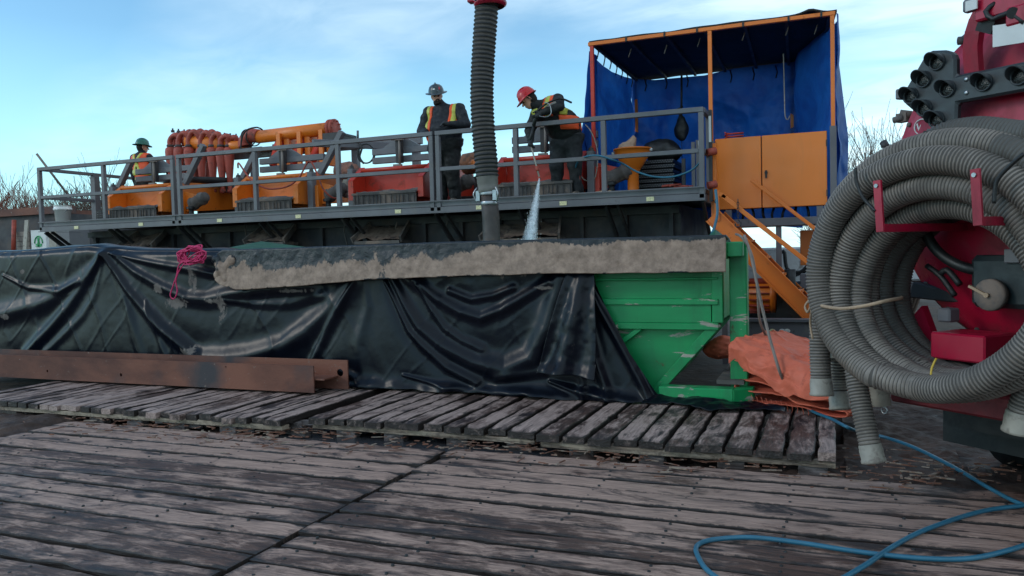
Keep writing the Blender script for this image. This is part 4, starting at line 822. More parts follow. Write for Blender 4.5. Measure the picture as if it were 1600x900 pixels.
# ------------------------------------------------------------------ canopy with blue tarp
cz=4.555; cnp=thing('canopy_frame','orange posts carrying a black canopy roof over the platform end','canopy',(-1.5,12.3,DZ))
for i,(x,z0) in enumerate(((-3.12,2.95),(-1.475,3.05),(.055,3.13))):
    b=MB(); b.b2((x-.025,10.97,z0),(x+.025,11.02,cz-.03)); b.build('upper_post',m_orange if i else m_redor,cnp)
    b=MB(); b.b2((x-.04,10.96,DZ if i<2 else .0),(x+.04,11.03,z0)); b.build('lower_post',m_rail,cnp)
for x in(-3.12,-.55):
    b=MB(); b.b2((x-.025,13.74,DZ),(x+.025,13.79,4.56)); b.build('rear_post',m_orange,cnp)
b=MB(); b.b2((-3.17,10.965,cz-.028),(.09,11.025,cz+.022)); b.build('front_beam',m_orange,cnp,bevel=.004)
nu,nv=60,40; U,Vv=np.meshgrid(np.linspace(-3.16,.11,nu),np.linspace(10.99,13.95,nv),indexing='ij'); G=np.stack([U-.20*((Vv-11)/2.9)*np.clip((U+1.5)/1.6,0,1),Vv,cz+.032+.03*(Vv-11)/2.9+.0*U],-1)
G[...,2]+=-.03*np.abs(np.sin((U+3.1)*math.pi/1.07))*np.sin((Vv-11)*1.07)*.5+.012*fbm(G,2.5,2,3)+.10*np.exp(-((U+.2)/.12)**2-((Vv-11.2)/.25)**2)
b=MB(); b.grid(G); b.build('roof_sheet',m_rooft,cnp,solid=.03)
for k in range(7):
    x=-3.1+k*.52; b=MB(); b.bar((x,11.03,cz-.005),(x-.02*k,13.8,cz+.02),.04,.05); b.build('rafter',m_dsteel,cnp)
for px in(978,1038,1089,1161,1232,1283): b=MB(); q=Wp(px,0,11.0); b.b2((q[0]-.012,10.955,cz-.035),(q[0]+.012,11.035,cz+.035)); b.build('roof_tie',m_black,cnp)
for px,py in((984,82),(1040,76),(1092,65),(1162,55),(1230,47),(1275,45)):
    q=Wp(px,py,11.3); b=MB(); b.tube([q+V(.02,0,.05),q+V(-.02,0,-.07)],.008,5); b.build('hanging_tie',m_beige,cnp)
bt=thing('blue_tarp','blue poly tarp hung as back and side walls of the canopy','tarp',(-1.5,13,DZ))
def wall(path,ztop,zbot,seed,name,nu=140,nv=90,amp=.05):
    P,t=resample(smoothpath(path,.03),.02); ti=np.linspace(0,t[-1],nu); P=np.stack([np.interp(ti,t,P[:,k]) for k in range(3)],1); G=np.zeros((nu,nv,3)); s_=np.linspace(0,1,nu)
    tn=np.gradient(P,axis=0); tn/=np.linalg.norm(tn,axis=1)[:,None]; nr=np.stack([-tn[:,1],tn[:,0],0*tn[:,0]],1)
    zt=np.interp(s_,*zip(*ztop)); zb=np.interp(s_,*zip(*zbot))
    for j in range(nv):
        v=j/(nv-1); z=zt+(zb-zt)*v; q=P.copy(); q[:,2]=z
        d=1.5*amp*fbm(q*[1,1,.55],1.6,3,seed)+.35*amp*fbm(q,6,2,seed+3)+.5*amp*(1-np.minimum(1,np.abs(fbm(q,1.1,2,seed+7))*4))+amp*.8*np.sin((q[:,0]+q[:,2]*1.3+q[:,1])*3+seed)
        G[:,j]=q+nr*d[:,None]*min(1,.15+v*4)
    b=MB(); b.grid(G); return b.build(name,m_blue,bt)
wall([(-3.15,11.02,0),(-3.2,12,0),(-3.16,13.72,0)],[(0,4.52),(.12,4.46),(.5,4.45),(.8,4.53),(1,4.60)],[(0,2.1),(1,2.3)],3,'left_wall')
wall([(-3.2,13.75,0),(-2,13.72,0),(-.4,13.75,0)],[(0,4.60),(.05,4.585),(.15,4.54),(.45,4.53),(.6,4.585),(.62,4.59),(1,4.60)],[(0,2.2),(1,1.9)],5,'back_wall',200,100,.06)
wall([(-.5,13.85,0),(-.42,13.1,0),(-.15,12.2,0),(.11,11.45,0),(.13,11.05,0),(.10,10.95,0)],[(0,4.62),(1,4.54)],[(0,1.9),(1,2.05)],8,'right_wall',160,100,.045)
# outward flare of the left wall in front of the corner post
nu,nv=24,60; G=np.zeros((nu,nv,3))
for i in range(nu):
    for j in range(nv):
        v=j/(nv-1); u_=i/(nu-1); xo=np.interp(v,[0,.3,.7,1],[-3.16,-3.22,-3.34,-3.38]); G[i,j]=(xo+(-3.13-xo)*u_, 10.98+.08*math.sin(u_*3)+.3*u_**2, 4.46+(2.38-4.46)*v)
G[...,1]+=.03*fbm(G,5,2,3); b=MB(); b.grid(G); b.build('corner_fold',m_blue,bt)
# right outer flap
G=np.zeros((nu,nv,3))
for i in range(nu):
    for j in range(nv):
        v=j/(nv-1); u_=i/(nu-1); xo=np.interp(v,[0,.15,.45,.6,1],[.10,.12,.20,.24,.22]); G[i,j]=(.09+(xo-.09)*u_,10.98+.25*u_,4.45+(2.02-4.45)*v)
G[...,1]+=.03*fbm(G,6,2,9); b=MB(); b.grid(G); b.build('corner_flap',m_blue,bt)
for k in range(9):
    x=-2.95+k*.36; b=MB(); b.tube([(x,13.69,4.36),(x+.02,13.72,4.46),(x-.01,13.74,4.58)],.012,5); b.build('tie_cord',m_black,bt)
for k in range(7):
    y=11.25+k*.36; b=MB(); b.tube([(-3.12,y,4.40-.02*(k%2)),(-3.1,y+.02,4.5),(-3.12,y,4.58)],.01,5); b.build('tie_cord',m_black,bt)
hk=hose('hook_rope','thin pale rope with a hook hanging under the canopy',[Wp(1224,84,11.8),Wp(1225,120,11.8),Wp(1226,160,11.8),Wp(1227,182,11.8),Wp(1231,187,11.8),Wp(1234,181,11.8)],.008,m_cuff,'rope')
# hanging black bag
q=Wp(1065,200,12.6); hb=thing('hanging_bag','black bag hanging from the canopy on a strap','bag',q); 
blob(lambda P: smin(sd_ell(P,q+V(0,0,-.02),(.115,.09,.17)),sd_cap(P,q+V(0,0,.1),q+V(-.01,0,.22),.05,.02),.05)+.015*fbm(P,9,2,3),q-V(.2,.2,.3),q+V(.2,.2,.35),.015).build('bag_body',m_black,hb)
b=MB(); b.tube([q+V(0,0,.2),Wp(1065,118,12.6)],.018,6); b.cyl(q+V(-.06,0,.3),q+V(.03,0,.33),.012,6); b.cyl(q+V(0,0,-.16),q+V(0,0,-.5),.006,5); b.build('strap',m_black,hb)
# cabinet
cb2=thing('control_cabinet','large orange two door electrical cabinet beside the stairs','cabinet',(-.72,11.3,2.14))
xs_=W(1190,270,Y=10.98)[0]; b=MB(); b.b2((-1.41,11.02,2.135),(-.03,11.48,3.06)); b.build('cabinet_body',m_dsteel,cb2,bevel=.006)
b=MB(); b.b2((-1.425,10.985,2.125),(xs_-.006,11.018,3.075)); b.build('door',m_orange_clean,cb2,bevel=.006)
b=MB(); b.b2((xs_+.006,10.985,2.125),(-.02,11.018,3.075)); dr=b.build('door',m_orange_clean,cb2,bevel=.006)
q=W(1197,272,Y=10.96); b=MB(); b.b2((q[0]-.012,10.955,q[2]-.05),(q[0]+.012,10.984,q[2]+.05)); b.cyl((q[0]+.0,10.95,q[2]+.02),(q[0],10.985,q[2]+.02),.02,10); b.build('handle',m_black,dr)
for x,k in((-1.428,0),(-.028,1)):
    for z in(2.28,2.92): b=MB(); b.b2((x-.004,10.975,z-.04),(x+.014,10.984,z+.04)); b.build('hinge',m_dsteel,cb2)
cfm=thing('cabinet_stand','grey steel stand under the orange cabinet','stand',(-.7,11.3,0))
b=MB(); b.b2((-1.38,11.0,1.88),(.014,11.09,1.985)); b.b2((-1.38,11.5,1.88),(.014,11.58,1.985)); b.build('stand_beam',m_rail,cfm,bevel=.005)
for x in(-1.34,-.62,-.05): b=MB(); b.b2((x-.04,11.05,0.),(x+.03,11.12,1.878)) if x>-1.3 else b.b2((x-.04,11.1,0.),(x+.03,11.17,1.878)); b.build('stand_leg',m_rail,cfm)
b=MB()
for k in range(9): x=-1.25+k*.14; b.tube(smoothpath([(x,11.2,2.12),(x+.03*math.sin(k),11.15,2.03),(x+.05*math.cos(k*2),11.3,1.9)],.05),.018,6)
b.build('cables',m_black,cfm,kind='stuff')
for x in(-1.3,-.15): b=MB(); b.b2((x,11.0,1.986),(x+.08,11.05,2.12)); b.build('stand_bracket',m_rail,cfm)
# items on cabinet
q=Wp(1147,212,11.2); hose('red_rope','coiled red cord on top of the orange cabinet',[(q[0]+.12*math.cos(t_),11.2+.08*math.sin(t_),3.085+.006*t_) for t_ in np.linspace(0,16,50)],.01,m_redor,'cord')
# orange upright + label at corner
cp=thing('corner_upright','orange upright with a white sticker at the right end of the railing','post',(-1.36,10.45,DZ)); b=MB(); b.b2((-1.41,10.42,1.9),(-1.34,10.50,2.95)); b.build('upright',m_orange,cp); b=MB(); b.b2((-1.415,10.30,2.2),(-1.375,10.36,3.36)); b.build('channel',m_dsteel,cp); b=MB(); b.b2((-1.41,10.285,2.95),(-1.38,10.298,3.28)); b.build('sticker',m_white,cp)
for z in(2.82,2.4): b=MB(); b.cyl((-1.43,10.28,z),(-1.33,10.33,z+.02),.048,12); b.build('hinge_collar',m_redpipe,cp)
# ------------------------------------------------------------------ stairs
sr=thing('steel_stairs','orange steel stairs with handrails down from the right end of the platform','stairs',(-.4,10.7,0))
def sline(y,a,c,w_,h,name): b=MB(); b.bar(a,c,w_,h,(0,0,1)); return b.build(name,m_orange,sr,bevel=.005)
A_=V(-1.38,10.3,2.02); B_=V(.52,10.3,-.02)
for y in(10.3,11.0):
    s1=sline(0,V(A_[0],y,A_[2]),V(B_[0],y,B_[2]),.02,.20,'stringer')
    b=MB(); 
    for s_ in(-1,1):
        o_=unit(np.cross(B_-A_,V(0,1,0)))*.10*s_; b.bar(V(A_[0],y-.03,A_[2])+o_,V(B_[0],y-.03,B_[2])+o_,.06,.012)
    b.build('stringer_flange',m_orange,s1)
for k in range(9):
    t_=(k+.6)/9.4; p=A_+(B_-A_)*t_; b=MB(); b.b2((p[0]-.10,10.32,p[2]-.0),(p[0]+.14,10.98,p[2]+.03)); b.build('tread',m_orange,sr)
h0=W(1128,305,Y=10.3); h1=W(1275,420,Y=10.3); b=MB(); b.bar(h0,h1+(h1-h0)*.25,.05,.055); b.build('near_handrail',m_orange,sr,bevel=.005)
h0b=W(1174,281,Y=11.02-.15); h1b=W(1303,380,Y=11.02-.15); b=MB(); b.bar(h0b-V(0,.0,0),h1b,.04,.045); b.build('far_handrail',m_orange,sr,bevel=.005)
b=MB(); b.b2((h0[0]-.09,10.27,1.95),(h0[0]-.03,10.33,h0[2]+.06)); b.bar(V(h0[0]-.06,10.3,h0[2]+.03),h0+V(.05,0,-.02),.05,.05); b.build('newel_post',m_orange,sr)
b=MB(); p=h0+(h1-h0)*.95; b.b2((p[0]-.02,10.28,p[2]-.85),(p[0]+.02,10.32,p[2])); b.build('baluster',m_orange,sr)
ch_=MB(); q=W(1153,314,Y=10.25)
for k in range(7): 
    c_=q+V(0,0,-.035*k); t_=np.linspace(0,2*math.pi,9); ax_=V(1,0,0) if k%2 else V(0,1,0); ch_.tube(np.array([c_+ax_*.012*math.cos(s_)+V(0,0,1)*.024*math.sin(s_) for s_ in t_]),.0045,5,cap=False)
c_=q+V(0,0,-.27); ch_.tube(smoothpath([c_+V(0,0,.03),c_+V(.03,0,0),c_+V(.02,0,-.05),c_+V(-.03,0,-.05),c_+V(-.035,0,-.01)],.01),.009,6); tag(ch_.build('chain_with_hook',m_dsteel),'short dark chain with a hook hanging at the stair top','chain')
hose('grey_hose_at_corner','thin grey blue hose dropping from the right platform corner',[Wp(1118,296,10.1),Wp(1121,330,10.05),Wp(1117,352,10.0),Wp(1112,366,9.9),Wp(1105,378,9.5)],.018,m_bluehose)
# ------------------------------------------------------------------ things behind and below the stairs
tr=thing('white_trailer','snowy white low trailer with black hoses beyond the stairs','trailer',W(1220,420,Y=14.5)); A_=W(1165,388,Y=14.5); C_=W(1300,440,Y=14.5)
b=MB(); b.b2((A_[0],14.5,C_[2]),(C_[0]+1.5,17,A_[2])); b.build('trailer_box',m_white,tr,bevel=.03)
b=MB(); b.b2((A_[0]+.1,14.3,C_[2]-.25),(C_[0]+1.5,14.48,C_[2]-.02)); b.build('bumper',m_rail,tr); 
for x in(-1.0,.3): b=MB(); b.lathe((x,14.6,.4),(0,1,0),[(0,0),(.3,0),(.4,.05),(.4,.25),(.3,.3),(0,.3)],18); b.build('wheel',m_black,tr)
b=MB(); b.tube(smoothpath([W(1215,402,Y=14.2),W(1225,392,Y=14.2),W(1230,420,Y=14.2),W(1250,425,Y=14.2),W(1262,415,Y=14.2)],.05),.03,8); b.tube(smoothpath([W(1205,425,Y=14.2),W(1235,432,Y=14.2),W(1262,422,Y=14.2)],.05),.025,8); b.build('hose_loop',m_black,tr)
A_=W(1250,360,Y=11.6); C_=W(1290,414,Y=11.6); bx_=thing('small_orange_box','small orange steel box under the cabinet beside the hose coil','box',A_); b=MB(); b.b2((A_[0],11.6,C_[2]),(C_[0]+.1,11.9,A_[2])); b.build('box_body',m_orange,bx_,bevel=.008)
q=W(1286,352,Y=11.55); b=MB(); b.tube(smoothpath([q+V(.05*math.cos(k*1.3),.02*math.sin(k*2),.06*math.sin(k*1.3)*(1+.2*math.sin(k))) for k in range(18)],.02),.012,6); tag(b.build('pink_rope',m_rope),'small tangle of magenta cord above the small orange box','cord')
A_=W(1250,428,Y=11.3); C_=W(1275,452,Y=11.3); b=MB(); b.b2((A_[0],11.3,C_[2]),(C_[0],11.6,A_[2])); tag(b.build('grey_valve_box',m_rail,bevel=.01),'square grey steel box below the handrail end','box')
pm=thing('electric_pump','orange finned electric motor under the stairs','motor',W(1190,500,Y=10.9)); q=W(1180,462,Y=10.95)
b=MB(); b.lathe(q,(1,0,0),[(0,-.1),(.17,-.1),(.2,-.05),(.2,.2),(.23,.2),(.23,.26),(.12,.27),(.12,.4),(0,.4)],24); b.build('motor_body',m_orange,pm)
for k in range(9):
    t_=k*math.pi/8-.2; b=MB(); b.box(q+V(.06,-.21*math.sin(t_),.21*math.cos(t_)),(.26,.012,.05),np.array([[1,0,0],[0,math.cos(t_),-math.sin(t_)],[0,math.sin(t_),math.cos(t_)]])); b.build('fin',m_redpipe,pm)
b=MB(); b.b2((q[0]+.28,10.8,.3),(q[0]+.6,11.2,q[2]+.1)); b.cyl(q+V(.45,-.2,0),q+V(.45,-.2,.35),.07,12); b.build('pump_end',m_black,pm)
sk=thing('skid_beam','dark grey skid beam with worn stickers behind the orange folded tarp','beam',W(1215,520,Y=9.9)); A_=W(1160,502,Y=9.9); C_=W(1300,528,Y=9.9)
b=MB(); b.b2((A_[0],9.9,C_[2]),(C_[0],10.0,A_[2])); b.b2((A_[0],9.86,A_[2]),(C_[0],10.05,A_[2]+.03)); b.build('beam_web',m_rail,sk)
for px,mt in((1207,m_ptag),(1222,m_white),(1230,m_stick)): q=W(px,517,Y=9.895); b=MB(); b.ell(q,(.035,.004,.025)); b.build('worn_sticker',mt,sk)
b=MB(); b.b2((-1.0,10.02,.05),(.4,11.7,.4)); tag(b.build('equipment_skid',m_dsteel,bevel=.01),'low dark steel skid under the stairs','skid')
bb=thing('water_container','translucent blue water container on the skid','container',W(1232,480,Y=11.2)); A_=W(1215,440,Y=11.4); C_=W(1262,492,Y=11.4); b=MB(); b.b2((A_[0],11.4,C_[2]),(C_[0],11.8,A_[2])); b.build('container_body',M('dark_blue_grey','3c4654',.4,var=.3,vs=5),bb,bevel=.03)
# ------------------------------------------------------------------ goods on platform right end
fn=thing('funnel','orange funnel on a pipe behind the railing','funnel',(-2.56,11.0,DZ)); 
b=MB(); b.lathe((-2.56,11.0,DZ),(0,0,1),[(.08,0),(.08,.34),(.12,.40),(.25,.60),(.26,.65),(.27,.65),(.27,.67),(.25,.67),(.23,.60),(.10,.38)],26); b.build('cone',m_orange,fn)
b=MB(); b.ell((-2.30,10.98,3.0),(.03,.03,.025)); b.ell((-2.83,10.98,2.98),(.03,.03,.025)); b.build('ear',m_white,fn)
q=V(-2.58,11.0,3.06); pb=blob(lambda P: sd_cap(P,q+V(-.05,0,-.03),q+V(.04,0,.12),.13,.035)+.03*np.abs(vnoise(P,14,2))-.01,q-V(.25,.2,.2),q+V(.25,.2,.3),.015).build('paper_bag',M('brown_paper','a48672',.8,var=.15,vs=8,bump=.3)); tag(pb,'crumpled brown paper bag stuffed in the orange funnel','paper bag')
scs=thing('screen_stack','stack of dark mesh shaker screens behind the funnel','screen stack',(-2.33,11.4,DZ))
m_mesh=M('screen_mesh','34373b',.6,.3,var=.3,vs=60,bump=.8,bs=150)
for k in range(8):
    z=DZ+.01+k*.068; xo=.012*math.sin(k*2.3); b=MB(); b.b2((-2.62+xo,11.4,z),(-2.06+xo,12.2,z+.055)); pn=b.build('screen_panel',m_black,scs,bevel=.004)
    b=MB()
    for i in range(15):
        for j in range(2): b.box((-2.59+xo+i*.036+.018*(j%2),11.398,z+.016+j*.024),(.022,.006,.014))
    b.build('mesh_holes',m_rail,pn,kind='stuff')
q=V(-2.28,11.7,3.06); blg=blob(lambda P: smin(sd_ell(P,q,(.27,.24,.17)),sd_ell(P,q+V(.18,-.1,-.06),(.14,.13,.10)),.06)+.02*fbm(P,6,3,3),q-V(.45,.45,.3),q+V(.45,.4,.35),.02).build('black_bag',m_black); tag(blg,'lumpy black rubbish bag on the stack of screens','bag')
for i,(px,y0_,y1_,mt) in enumerate(((1083,222,306,m_rail),(1090,219,306,m_rail),(1068,248,304,m_dsteel))):
    A_=Wp(px,y0_,11.3); C_=Wp(px,y1_,11.3); b=MB(); b.b2((A_[0]-.025,11.28,DZ),(A_[0]+.025,11.32,A_[2])); tag(b.build('standing_bar',mt),['grey bar standing left of the railing end','taller grey bar closest to the railing end','dark bar standing right of the screen stack'][i],'bar','bars standing beside the screen stack')
b=MB(); q=V(-1.66,11.25,2.98); b.lathe(q,(0,0,1),[(0,0),(.03,0),(.03,.12),(.012,.15),(.012,.18),(0,.18)],12); tag(b.build('small_bottle',m_white),'small white bottle on a bar near the railing end','bottle')
ng=blob(lambda P: sd_cap(P,V(-2.95,10.5,2.37),V(-2.78,10.52,2.38),.06,.04)+.03*fbm(P,8,2,4),V(-3.15,10.3,2.3),V(-2.6,10.7,2.55),.015).build('crumpled_rag',m_tan); tag(ng,'crumpled tan rag on the deck below the funnel','rag')
b=MB()
for k in range(9): a=random.uniform(0,3); p=V(-1.95+random.uniform(-.15,.2),10.7+random.uniform(-.1,.1),DZ+.03+.02*(k%4)); b.cyl(p-V(.1*math.cos(a),.1*math.sin(a),0),p+V(.12*math.cos(a),.1*math.sin(a),.02),.016,8)
tag(b.build('tool_pile',m_redpipe),'small pile of rusty fittings on the deck by the screens','fittings')
hose('blue_hose_on_rail','grey blue water hose looped along the right railing',[Wp(904,262,10.7),Wp(898,266,10.6),Wp(905,250,10.4),Wp(918,244,10.1),Wp(935,243,10.05),Wp(955,249,10.1),Wp(972,255,10.25),Wp(995,268,10.3),Wp(1022,276,10.3),Wp(1052,276,10.3),Wp(1080,266,10.3),Wp(1095,252,10.25)],.013,m_bluehose)
hose('white_rope','thin white cord hanging from the left canopy post',[Wp(915,195,10.9),Wp(923,205,10.8),Wp(931,225,10.8),Wp(934,245,10.8),Wp(932,268,10.8),Wp(928,280,10.8),Wp(915,282,10.8),Wp(903,270,10.7)],.008,m_cuff,'cord')
# ------------------------------------------------------------------ people
def frame(f,u=(0,0,1)):
    f=unit(f); s_=unit(np.cross(f,u)); return np.stack([s_,f,np.cross(s_,f)],1)
def hand_sd(P,w_,d,n,k=1.):
    # palm and five fingers, d = finger direction, n = palm normal side
    d=unit(d); s_=unit(np.cross(d,n)); n=unit(np.cross(s_,d)); pc=w_+d*.045
    r=sd_cap(P,w_,w_+d*.08,.032,.036)
    for i,(o,l) in enumerate(((-.030,.062),(-.010,.072),(.011,.068),(.031,.052))):
        a=w_+d*.085+s_*o; b_=a+d*l*.5+n*.012; c=b_+d*l*.22+n*(.035); r=smin(r,np.minimum(sd_cap(P,a,b_,.0115,.0105),sd_cap(P,b_,c,.0105,.009)),.008)
    a=w_+d*.03-s_*.035; b_=a+d*.035-s_*.025+n*.02; r=smin(r,np.minimum(sd_cap(P,a,b_,.014,.012),sd_cap(P,b_,b_+d*.028+n*.018,.012,.010)),.01)
    return r
def person(label,B,J,look,hatkind,hatmat,jmat,tmat,fat=1.,gl=True,vest=None,beard=False,waist=None,handdir=None):
    B=np.asarray(B,float); t=thing('person',label,'person',B); G=lambda k:B+np.asarray(J[k],float)
    af=1+(fat-1)*.9; lf=1+(fat-1)*.8
    def torso(P,o=0.):
        d=sd_cap(P,G('pelvis'),G('belly'),.155*fat+o,.165*fat+o,sx=(.86,1.12,1)); d=smin(d,sd_cap(P,G('belly'),G('chest'),.165*fat+o,.165+o,sx=(.84,1.15,1)),.05)
        for s_ in'LR': d=smin(d,sd_cap(P,G('chest'),G('sh'+s_),.13+o,.075+o),.06)
        return d
    def arms(P,o=0.,wr=.036):
        d=None
        for s_ in'LR':
            q=np.minimum(sd_cap(P,G('sh'+s_),G('el'+s_),.066*af+o,.054*af+o),sd_cap(P,G('el'+s_),G('ha'+s_),.054*af+o,wr+o*.8)); d=q if d is None else np.minimum(d,q)
        return d
    def legs(P,o=0.):
        d=None
        for s_ in'LR':
            q=smin(sd_cap(P,G('hip'+s_),G('kn'+s_),.105*lf+o,.072*lf+o),sd_cap(P,G('kn'+s_),G('an'+s_),.072*lf+o,.055*lf+o*1.3),.03); d=q if d is None else smin(d,q,.02)
        return d
    H=G('head'); FR=frame(look[0],look[1]); hf=FR[:,1]; hu=FR[:,2]; hs=FR[:,0]
    def loc(x,y,z): return H+hs*x+hf*y+hu*z
    def head(P):
        d=sd_ell(P,loc(0,-.01,.015),(.076,.096,.108),FR); d=smin(d,sd_ell(P,loc(0,.03,-.06),(.055,.058,.06),FR),.03)
        d=smin(d,sd_cap(P,loc(0,.085,.012),loc(0,.112,-.02),.010,.015),.012); d=smin(d,sd_cap(P,loc(-.035,.078,.03),loc(.035,.078,.03),.012,.012),.015)
        for s_ in(-1,1):
            d=np.maximum(d,-sd_ell(P,loc(.031*s_,.098,.008),(.015,.014,.010),FR)); d=smin(d,sd_ell(P,loc(.077*s_,-.01,-.005),(.010,.02,.032),FR),.008); 
        d=smin(d,sd_cap(P,loc(-.02,.088,-.052),loc(.02,.088,-.052),.008,.008),.008)
        return d
    hd=handdir or {}
    def full(P):
        d=smin(torso(P,-.02),arms(P,-.014,.034),.03); d=smin(d,legs(P,-.018),.04); d=smin(d,sd_cap(P,G('chest'),H-hu*.05,.07,.055),.04); d=smin(d,head(P),.015)
        return d
    allp=np.array([G(k) for k in J]); lo=allp.min(0)-.25; hi=allp.max(0)+.25
    v0,f0=surfnet(full,lo,hi,.018); lo2=H-.17; hi2=H+.17
    b=MB(); b.v=[tuple(p) for p in v0.tolist()]; b.f=[tuple(q) for q in f0]; b.sm=[True]*len(f0); body=b.build('body',m_skin,t)
    hb_=blob(head,lo2,hi2,.0085); hb_.build('head',m_skin,t)
    b=MB()
    for s_ in(-1,1): b.ell(loc(.031*s_,.084,.006),(.011,.011,.011),10,6)
    b.build('eye',m_black,t)
    n_=lambda P,a: a*fbm(P*[1,1,1.6],9,2,3)
    blob(lambda P: np.maximum(smin(torso(P),np.minimum(arms(P,.008),sd_cap(P,G('chest')+V(0,0,.06),H-hu*.07,.09,.068)),.035)+n_(P,.010),-(P[...,2]-(G('pelvis')[2]-.14))),lo,hi,.016).build('jacket',jmat,t)
    blob(lambda P: np.maximum(smin(legs(P,.012),sd_cap(P,G('pelvis')-V(.04,0,.06),G('pelvis')+V(.04,0,.02),.165*fat,.16*fat,sx=(.9,1.15,1)),.04)+n_(P,.014),(P[...,2]-(G('pelvis')[2]+.04))),lo,hi,.018).build('trousers',tmat,t)
    for s_ in'LR':
        A_=G('an'+s_); T_=G('to'+s_); b=blob(lambda P: np.maximum(smin(sd_cap(P,A_+V(0,0,.06),A_-V(0,0,.02),.062,.058),sd_cap(P,A_-V(0,0,.045),T_,.05,.045),.03),B[2]+.008-P[...,2]),np.minimum(A_,T_)-.12,np.maximum(A_,T_)+.14,.014); bo=b.build('boot',m_boot,t)
        A2=MB(); A2.bar(A_-V(0,0,.0)*1+ (T_-A_)*-.35-V(0,0,A_[2]-B[2]-.012),T_+(T_-A_)*.25-V(0,0,T_[2]-B[2]-.012),.085,.02); A2.build('sole',m_black,bo)
        w_=G('ha'+s_); dd,nn=hd.get(s_,(w_-G('el'+s_),V(0,0,-1))); blob(lambda P: hand_sd(P,w_,dd,nn),w_-.2,w_+.2,.007).build('glove' if gl else 'hand',m_glove,t)
    # hat
    hm=MB(); c=loc(0,-.012,.058)
    def hp(x,y,z): return c+hs*x+hf*y+hu*z
    prof=[(0,.118),(.03,.116),(.07,.105),(.10,.075),(.118,.03),(.122,0),(.126,-.012)]
    n=28; P_=[];F_=[]
    rim_=[(.17,-.02),(.172,-.028),(.125,-.022)] if hatkind=='brim' else [(.137,-.014),(.138,-.020),(.12,-.018)]
    for (r_,z_) in prof+rim_:
        for j in range(n):
            a=2*math.pi*j/n; fx,fy=math.cos(a),math.sin(a); rr=r_; zz=z_
            if hatkind=='cap' and r_>.13: rr=r_+.045*max(0,fy)**3; zz=z_-.02*max(0,fy)**2
            if hatkind=='brim' and r_>.16: zz=z_+.012*abs(fx)**2
            P_.append(hp(rr*fx*.95,rr*fy*1.1,zz+(.006*math.cos(fx*3) if .02<r_<.1 else 0)))
    for i in range(len(prof+rim_)-1):
        for j in range(n): j2=(j+1)%n; F_.append((i*n+j,(i+1)*n+j,(i+1)*n+j2,i*n+j2))
    hm.add(P_,F_,True); ho=hm.build('hard_hat',hatmat,t)
    rd=MB(); rd.tube([hp(0,.12*math.cos(a)*1.0,.02+.105*math.sin(a)) for a in np.linspace(.4,2.7,14)],.012,6); rd.build('hat_ridge',hatmat,ho)
    if beard:
        blob(lambda P: np.maximum(smin(sd_ell(P,loc(0,.045,-.088),(.066,.062,.046),FR),sd_ell(P,loc(0,.085,-.043),(.034,.022,.010),FR),.02)+.006*fbm(P,40,2,3),-sd_ell(P,loc(0,.098,-.052),(.018,.012,.006),FR)),lo2,hi2+0*V(1,1,1),.0085).build('beard',m_beard,t)
        blob(lambda P: np.maximum(sd_ell(P,loc(0,-.03,.0),(.082,.09,.10),FR)+.004*fbm(P,50,2,4),hf@(loc(0,.01,0))*1.0-(P@hf)*1.0-.03 if False else (P-loc(0,.02,0))@hf),lo2,hi2,.0085).build('hair',m_beard,t)
    else:
        blob(lambda P: np.maximum(sd_ell(P,loc(0,-.03,.0),(.083,.09,.10),FR)+.004*fbm(P,50,2,4),(P-loc(0,.02,0))@hf),lo2,hi2,.0085).build('hair',m_beard,t)
    if vest is not None:
        blob(lambda P: np.maximum(torso(P,.016)+n_(P,.010),vest[0](P-B)),lo,hi,.015).build('safety_vest',m_hiviso,t)
        blob(lambda P: np.maximum(torso(P,.024)+n_(P,.010),vest[1](P-B)),lo,hi,.012).build('reflective_tape',m_hivisy,t)
    if waist:
        blob(lambda P: np.maximum(torso(P,.012),np.abs(P[...,2]-B[2]-waist)-.018),lo,hi,.014).build('shirt_hem',M('blue_shirt_hem','24407c',.7),t)
    return t,loc,hp,FR
bxr=lambda P,x0_,x1_,z0_,z1_: np.maximum(np.maximum(x0_-P[...,0],P[...,0]-x1_),np.maximum(z0_-P[...,2],P[...,2]-z1_))
# worker A : standing, hands on the rail
BA=W(699,318,Y=10.62); BA=V(BA[0],10.62,DZ)
JA=dict(pelvis=(-.0,.0,.93),belly=(.0,-.03,1.10),chest=(-.0,-.01,1.32),shL=(-.265,.0,1.385),elL=(-.37,-.03,1.12),haL=(-.15,-.33,1.035),shR=(.25,-.02,1.38),elR=(.38,-.08,1.14),haR=(.23,-.30,1.13),
 head=(-.075,-.10,1.60),hipL=(-.10,0,.88),hipR=(.10,0,.88),knL=(-.10,-.02,.48),knR=(.11,-.02,.48),anL=(-.10,.02,.09),anR=(.13,.02,.09),toL=(-.13,-.14,.035),toR=(.15,-.14,.035))
vA=(lambda P: np.minimum(np.minimum(bxr(P,-.31,-.145,.93,1.50),bxr(P,.14,.29,1.12,1.50)),np.maximum(bxr(P,-.30,-.17,.80,1.1),-P[...,1]*0-9)),
    lambda P: np.minimum(bxr(P,-.25,-.19,1.0,1.50),bxr(P,.18,.235,1.15,1.50)))
tA,locA,hpA,FA=person('bearded worker in dark brimmed hat with hands on the railing left of the hose',BA,JA,((.45,-.85,-.30),(-.02,-.2,1)),'brim',m_hatA,m_navy,m_blkj,1.38,True,vA,True,.80,{'L':(V(.7,-.2,-.35),V(0,0,-1)),'R':(V(-.55,-.3,.1),V(0,0,-1))})
b=MB(); b.ell(hpA(-.045,.10,.05),(.022,.012,.03)); b.build('hat_sticker',m_rstick,tA); b=MB(); b.ell(hpA(.03,.108,.05),(.024,.010,.014)); b.build('hat_sticker',m_stick,tA)
